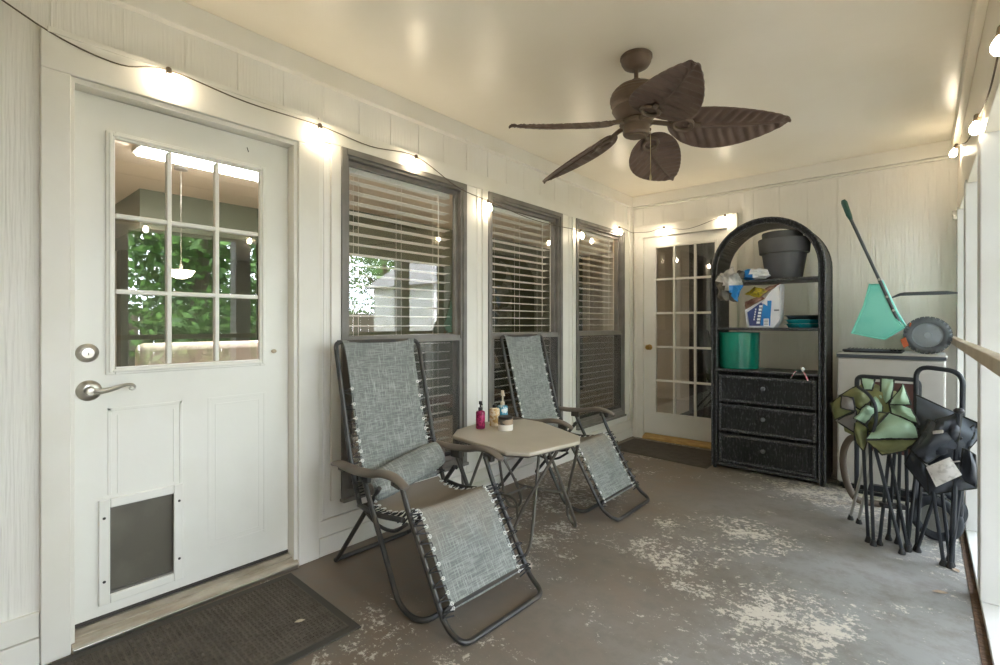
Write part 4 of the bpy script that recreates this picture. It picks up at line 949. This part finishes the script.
MB().tube(spline([pt(858,387,3.46), pt(868,394,3.40), pt(875,405,3.38), pt(876,420,3.38), pt(873,432,3.38)], 5), .009, 8).build('arm_pole', 'pole_black', gc)
for (tu, tv, ty, fx, fy) in ((863,440,3.46,2.165,3.42), (870,442,3.42,2.19,3.385), (873,440,3.40,2.312,3.36), (888,448,3.44,2.335,3.42), (890,446,3.48,2.215,3.42), (900,446,3.48,2.29,3.50), (895,446,3.52,2.25,3.53), (906,445,3.46,2.335,3.46)):
    pole(gc, pt(tu, tv, ty), (fx, fy, .02))
for (tu, tv, ty, fx, fy) in ((870,440,3.58,2.055,3.74), (876,445,3.58,2.10,3.70)): pole(gc, pt(tu, tv, ty), (fx, fy, .02), 'pole_grey')
m = MB().obox((2.27,3.45,.22), (.05,.02,.0), (-.01,.02,0), (0,0,.012)); m.build('pole_clamp', 'plastic_black', gc, bev=.004)
bc = tag(empty('camp_chair', (2.45, 3.45, 0)), 'folded black camp chair with white paper tag, beside the porch posts', 'camp chair', 'folded camp chairs')
cloth(bc, 'back_cloth', 'nylon_slate', [pt(916,428,3.52), pt(968,451,3.42), pt(978,423,3.42), pt(916,395,3.56)], (0,-.05,.01), .03, 21)
cloth(bc, 'carry_bag', 'nylon_black', [pt(910,449,3.36), pt(926,464,3.34), pt(962,438,3.33), pt(932,421,3.40)], (0,-.08,.02), .05, 22)
cloth(bc, 'carry_bag_top', 'nylon_black', [pt(928,438,3.36), pt(958,441,3.33), pt(962,412,3.36), pt(936,420,3.40)], (0,-.07,.02), .04, 23)
cloth(bc, 'seat_cloth', 'nylon_black', [pt(929,494,3.38), pt(977,488,3.36), pt(960,458,3.38), pt(927,470,3.36)], (0,-.04,-.01), .03, 24)
cloth(bc, 'seat_side', 'nylon_black', [pt(905,464,3.46), pt(929,494,3.39), pt(928,469,3.37), pt(912,450,3.42)], (0,-.03,0), .02, 25)
cloth(bc, 'arm_cloth', 'nylon_black', [pt(960,478,3.34), pt(977,487,3.34), pt(975,455,3.34), pt(963,448,3.34)], (.01,-.05,0), .02, 26)
cloth(bc, 'back_lining', 'nylon_slate', [pt(966,452,3.44), pt(980,436,3.44), pt(978,422,3.45), pt(968,430,3.44)], (0,-.02,0), .01, 27)
m = MB(); lump(m, pt(943,445,3.47), (.10,.055,.14), 7.2, amp=.2); m.build('folded_cloth', 'nylon_black', bc, ang=1.2)
m = MB(); lump(m, pt(938,442,3.35), (.07,.035,.06), 9.2, amp=.3); m.build('folded_cloth', 'nylon_black', bc, ang=1.2)
tg = MB(); patch(tg, [pt(926,467,3.30), pt(936,487,3.28), pt(962,475,3.27), pt(950,457,3.29)], 6, 6, (0,-.012,0), .008, 9, .0012); tg.build('paper_tag', 'paper', bc, ang=1.2)
pole(bc, pt(958.5,412,3.34), (2.505,3.36,.02), r=.013)
MB().sphere(pt(959,411,3.33), .022, 10, (1,1,.7)).build('pole_cap', 'plastic_black', bc)
for (tu, tv, ty, fx, fy) in ((917,462,3.50,2.335,3.50), (922,470,3.46,2.37,3.46), (940,480,3.42,2.375,3.445), (931,478,3.38,2.475,3.335), (941,482,3.44,2.50,3.42), (962,480,3.40,2.50,3.325)):
    pole(bc, pt(tu, tv, ty), (fx, fy, .02))
MB().tube([pt(946,466,3.31), pt(953,462,3.29), pt(960,461,3.29)], .004, 6).build('buckle', 'nickel', bc); MB().obox(pt(938,432,3.27), (.02,0,.006), (0,.006,0), (0,0,.008)).build('strap_clip', 'nickel', bc, bev=.003)
# folding cart with tube frames and a small spoked wheel
mat('cart_maroon', (86,56,52), .7, c2=(70,44,42), ns=10); mat('tyre_black', (44,48,54), .75)
ct = tag(empty('folding_cart', (2.3, 3.9, 0)), 'folded cart with rounded tube frames and a black spoked wheel, behind the camp chairs', 'cart')
a, b = pt(857,376,3.86), pt(919,380,3.86); bl_, br_ = Vector((a.x, 3.84, .16)), Vector((b.x, 3.84, .16))
MB().tube(fillet([bl_, a, b, br_, bl_+Vector((.001,0,0))], .035), .0135, 10).build('frame_tube', 'pole_black', ct)
MB().box(a.x+.02, b.x-.02, 3.858, 3.872, .42, a.z-.03).build('cart_panel', 'cart_maroon', ct, bev=.004, smooth=False)
h0, h1 = pt(917,366,3.72), pt(963,372,3.66)
MB().tube(fillet([(h0.x-.005, 3.74, .14), h0+Vector((-.004,0,0)), h1, (h1.x-.01, 3.64, .18)], .07, 7), .013, 10).build('handle_tube', 'pole_black', ct)
wheel(ct, (2.452, 3.70, .123), .123, .05, (.35,1,0), 'tyre_black', 'pole_grey', 0, 6)
wheel(ct, (2.475, 3.93, .123), .123, .05, (.2,1,0), 'tyre_black', 'pole_grey', 0, 6)
MB().box(2.13, 2.50, 3.755, 3.80, .20, .235).build('cart_floor', 'pole_black', ct, bev=.004, smooth=False); MB().tube([(2.475,3.91,.123),(2.452,3.72,.123)], .01, 8).build('axle', 'pole_black', ct)
mat('hose_brown', (92,80,68), .6)
hs = tag(MB().tube(spline([(2.12,4.08,.36),(2.075,4.06,.44),(2.03,4.05,.45),(1.995,4.05,.38),(1.985,4.05,.28),(2.005,4.05,.15),(2.05,4.06,.05),(2.12,4.10,.022),(2.22,4.14,.022)], 6), .021, 12).build('hose', 'hose_brown'), 'thick brown looped hose standing between mini fridge and green camp chair', 'hose')

# ------------------------------------------------------------------ ceiling fan
mat('fan_brown', (112,94,78), .5, c2=(92,76,62), ns=8, metal=.1); mat('blade_brown', (108,88,76), .55, c2=(90,72,62), ns=10, nmap=(1,1,1)); mat('chain', (210,196,160), .35, metal=.8)
FX, FY_ = 1.286, 2.352
fan = tag(empty('ceiling_fan', (FX, FY_, RH)), 'brown ceiling fan with five leaf-shaped blades', 'ceiling fan')
MB().lathe([(.076,2.59),(.080,2.585),(.080,2.575),(.076,2.572),(.074,2.555),(.062,2.535),(.040,2.522),(.022,2.518),(.001,2.518)], (FX, FY_, 0), 32).build('canopy', 'fan_brown', fan)
m = MB().lathe([(.011,2.52),(.011,2.475),(.024,2.468),(.030,2.452),(.034,2.436),(.020,2.425)], (FX, FY_, 0), 16); m.build('downrod', 'fan_brown', fan)
MB().lathe([(.02,2.445),(.05,2.442),(.092,2.43),(.112,2.412),(.114,2.404),(.124,2.396),(.126,2.384),(.131,2.378),(.132,2.362),(.128,2.356),(.128,2.342),(.122,2.336),(.118,2.322),(.122,2.314),(.104,2.285),(.085,2.265),(.07,2.258),(.001,2.258)], (FX, FY_, 0), 40).build('motor_housing', 'fan_brown', fan)
MB().lathe([(.07,2.26),(.082,2.252),(.084,2.24),(.072,2.234),(.066,2.232),(.066,2.192),(.060,2.184),(.045,2.182),(.044,2.176),(.001,2.174)], (FX, FY_, 0), 32).build('switch_housing', 'fan_brown', fan)
PT = math.radians(20)
for k in range(5):
    th = math.radians(25+72*k); a = Vector((math.cos(th), math.sin(th), 0)); c0 = Vector((-math.sin(th), math.cos(th), 0))
    dr = math.radians(10-4.8*math.cos(th-math.radians(345))); ax = (a*math.cos(dr)-Vector((0,0,1))*math.sin(dr)); ch = (c0*math.cos(PT)-Vector((0,0,1))*math.sin(PT)); nr = ax.cross(ch)
    o0 = Vector((FX, FY_, 2.235))+a*.15; LN = .555
    def hw(t): return .002+.148*(math.sin(pi*min(1, t**.74*1.0))**.66 if t < 1 else 0)*(1-.12*t)
    def fb_(u, v):
        t = u; w = (v-.5)*2; x = w*hw(t)
        cor = .0065*math.sin((t*LN-.42*abs(x))*2*pi/.047)*min(1, abs(w)*3)*(1-abs(w)**6)
        mid = .008*math.exp(-(w*hw(t)/.007)**2)
        return o0+ax*(t*LN)+ch*(x+.018*math.sin(pi*t*1.1))+nr*(cor-mid-.02*abs(x)/.12+.012*t*t)
    bl = MB().grid(fb_, 60, 20, .005).build('blade', 'blade_brown', fan, ang=1.2)
    rb = [Vector(fb_(t/14, .5))-nr*.003 for t in range(2, 14)]
    MB().tube(rb, [.006-.0035*i/12 for i in range(12)], 6).build('midrib', 'blade_brown', bl)
    m = MB(); m.tube(spline([Vector((FX, FY_, 2.245))+a*.07, Vector((FX, FY_, 2.235))+a*.12, o0+ax*.03-nr*.014], 5), [.012]*10+[.010], 8)
    rc = o0+ax*.075-nr*.016
    m.tube([rc+ax*.047*math.cos(q)+ch*.040*math.sin(q) for q in [2*pi*i/20 for i in range(20)]], .0105, 8, closed=True)
    m.obox(rc+ax*.055, ax*.03, ch*.012, nr*.006)
    m.build('blade_arm', 'fan_brown', fan)
cz = MB(); x, y = FX+.055, FY_+.048
cz.tube([(x, y, 2.215), (x, y, 1.985)], .0018, 5); pc = cz.build('pull_chain', 'chain', fan); MB().lathe([(.001,1.955),(.005,1.958),(.006,1.972),(.003,1.986)], (x, y, 0), 10).build('chain_pull', 'chain', pc)
MB().sphere((FX+.052, FY_+.045, 2.215), .009, 10).build('chain_guide', 'fan_brown', fan)

# ------------------------------------------------------------------ string lights
def string_lights(label, cord, bulbs, r=.0205):
    g = tag(empty('string_lights', cord[0]), label, 'string lights', 'festoon string lights')
    MB().tube(spline(cord, 6), .0028, 6).build('cord', 'wire', g)
    for (p, d) in bulbs:
        p = Vector(p); d = Vector(d).normalized(); q = Vector((0,0,1)).rotation_difference(d).to_matrix()
        b = MB().lathe([(.0095,0),(.012,.006),(r*.86,.018),(r,.032),(r*.9,.046),(r*.5,.056),(.001,.058)], p+d*.022, 16, mtx=q).build('bulb', 'bulb', g)
        MB().lathe([(.008,-.012),(.011,-.008),(.0115,.02),(.0095,.024)], p+d*.002, 12, mtx=q).build('socket', 'wire', b)
    return g
dn = (.25, 0, -1)
string_lights('warm string lights draped along the house wall and end wall',
    [(.012,.12,2.345),(.02,.30,2.262),(.025,.48,2.232),(.03,.64,2.272),(.03,.95,2.245),(.03,1.313,2.248),(.03,1.62,2.225),(.03,1.95,2.252),(.03,2.3,2.14),(.03,2.61,2.105),(.03,3.2,2.055),(.03,3.87,2.075),(.03,4.3,2.12),(.03,4.62,2.215),(.03,4.90,2.20),(.06,4.935,2.20),(.22,4.935,2.19),(.373,4.93,2.215),(.62,4.935,2.17),(.97,4.93,2.255)],
    [((.03,.64,2.272),dn),((.03,1.313,2.248),dn),((.03,1.95,2.252),dn),((.03,2.61,2.105),dn),((.03,3.87,2.075),dn),((.03,4.62,2.215),dn),((.373,4.93,2.215),(0,-.25,-1)),((.97,4.93,2.255),(0,-.25,-1))])
string_lights('warm string lights hung along the header of the open porch side',
    [(2.58,-.6,2.12),(2.58,.4,2.08),(2.58,1.2,2.09),(2.58,2.07,2.10),(2.58,2.5,2.07),(2.58,2.95,2.115),(2.58,3.7,2.22),(2.575,4.55,2.43),(2.57,4.9,2.44)],
    [((2.545,.4,2.075),(-.3,0,-1)),((2.545,1.2,2.085),(-.3,0,-1)),((2.574,2.08,2.10),(-.1,-.1,-1)),((2.574,2.96,2.12),(-.1,-.1,-1)),((2.570,4.55,2.435),(-.3,0,-1))])

# ------------------------------------------------------------------ small things on the floor, bracket on the post
mat('leaf_tan', (170,152,132), .8, c2=(138,118,98), ns=20); mat('leaf_pale', (206,196,174), .8)
def leaf(x, y, z, L_, a, mt, label):
    m = MB(); ca, sa = math.cos(a), math.sin(a)
    def fn(u, v):
        p = (u-.5)*L_; w = (v-.5)*L_*.5*math.sin(pi*max(.03, min(.97, u)))
        return (x+p*ca-w*sa, y+p*sa+w*ca, z+.004+.25*abs(w)+.10*p*p/L_)
    m.grid(fn, 8, 4, .001); tag(m.build('fallen_leaf', mt, ang=1.2), label, 'leaf', 'fallen leaves')
leaf(2.455, 2.98, .001, .06, .4, 'leaf_tan', 'curled tan leaf on the bare concrete near the porch sill')
leaf(.49, .97, .0155, .04, 1.2, 'leaf_pale', 'pale leaf sliver on the large doormat, close to its corner')
leaf(.43, .50, .0155, .045, 1.0, 'leaf_pale', 'pale leaf sliver on the large doormat, nearer the door lock side')
leaf(2.52, 3.30, .001, .05, 2.0, 'leaf_tan', 'tan leaf on the floor under the black camp chair')
m = MB().box(2.556, 2.583, 4.80, 4.84, 2.00, 2.035).box(2.56, 2.582, 4.79, 4.82, 1.97, 2.0); m.build('post_bracket', 'nickel', wr, bev=.003)
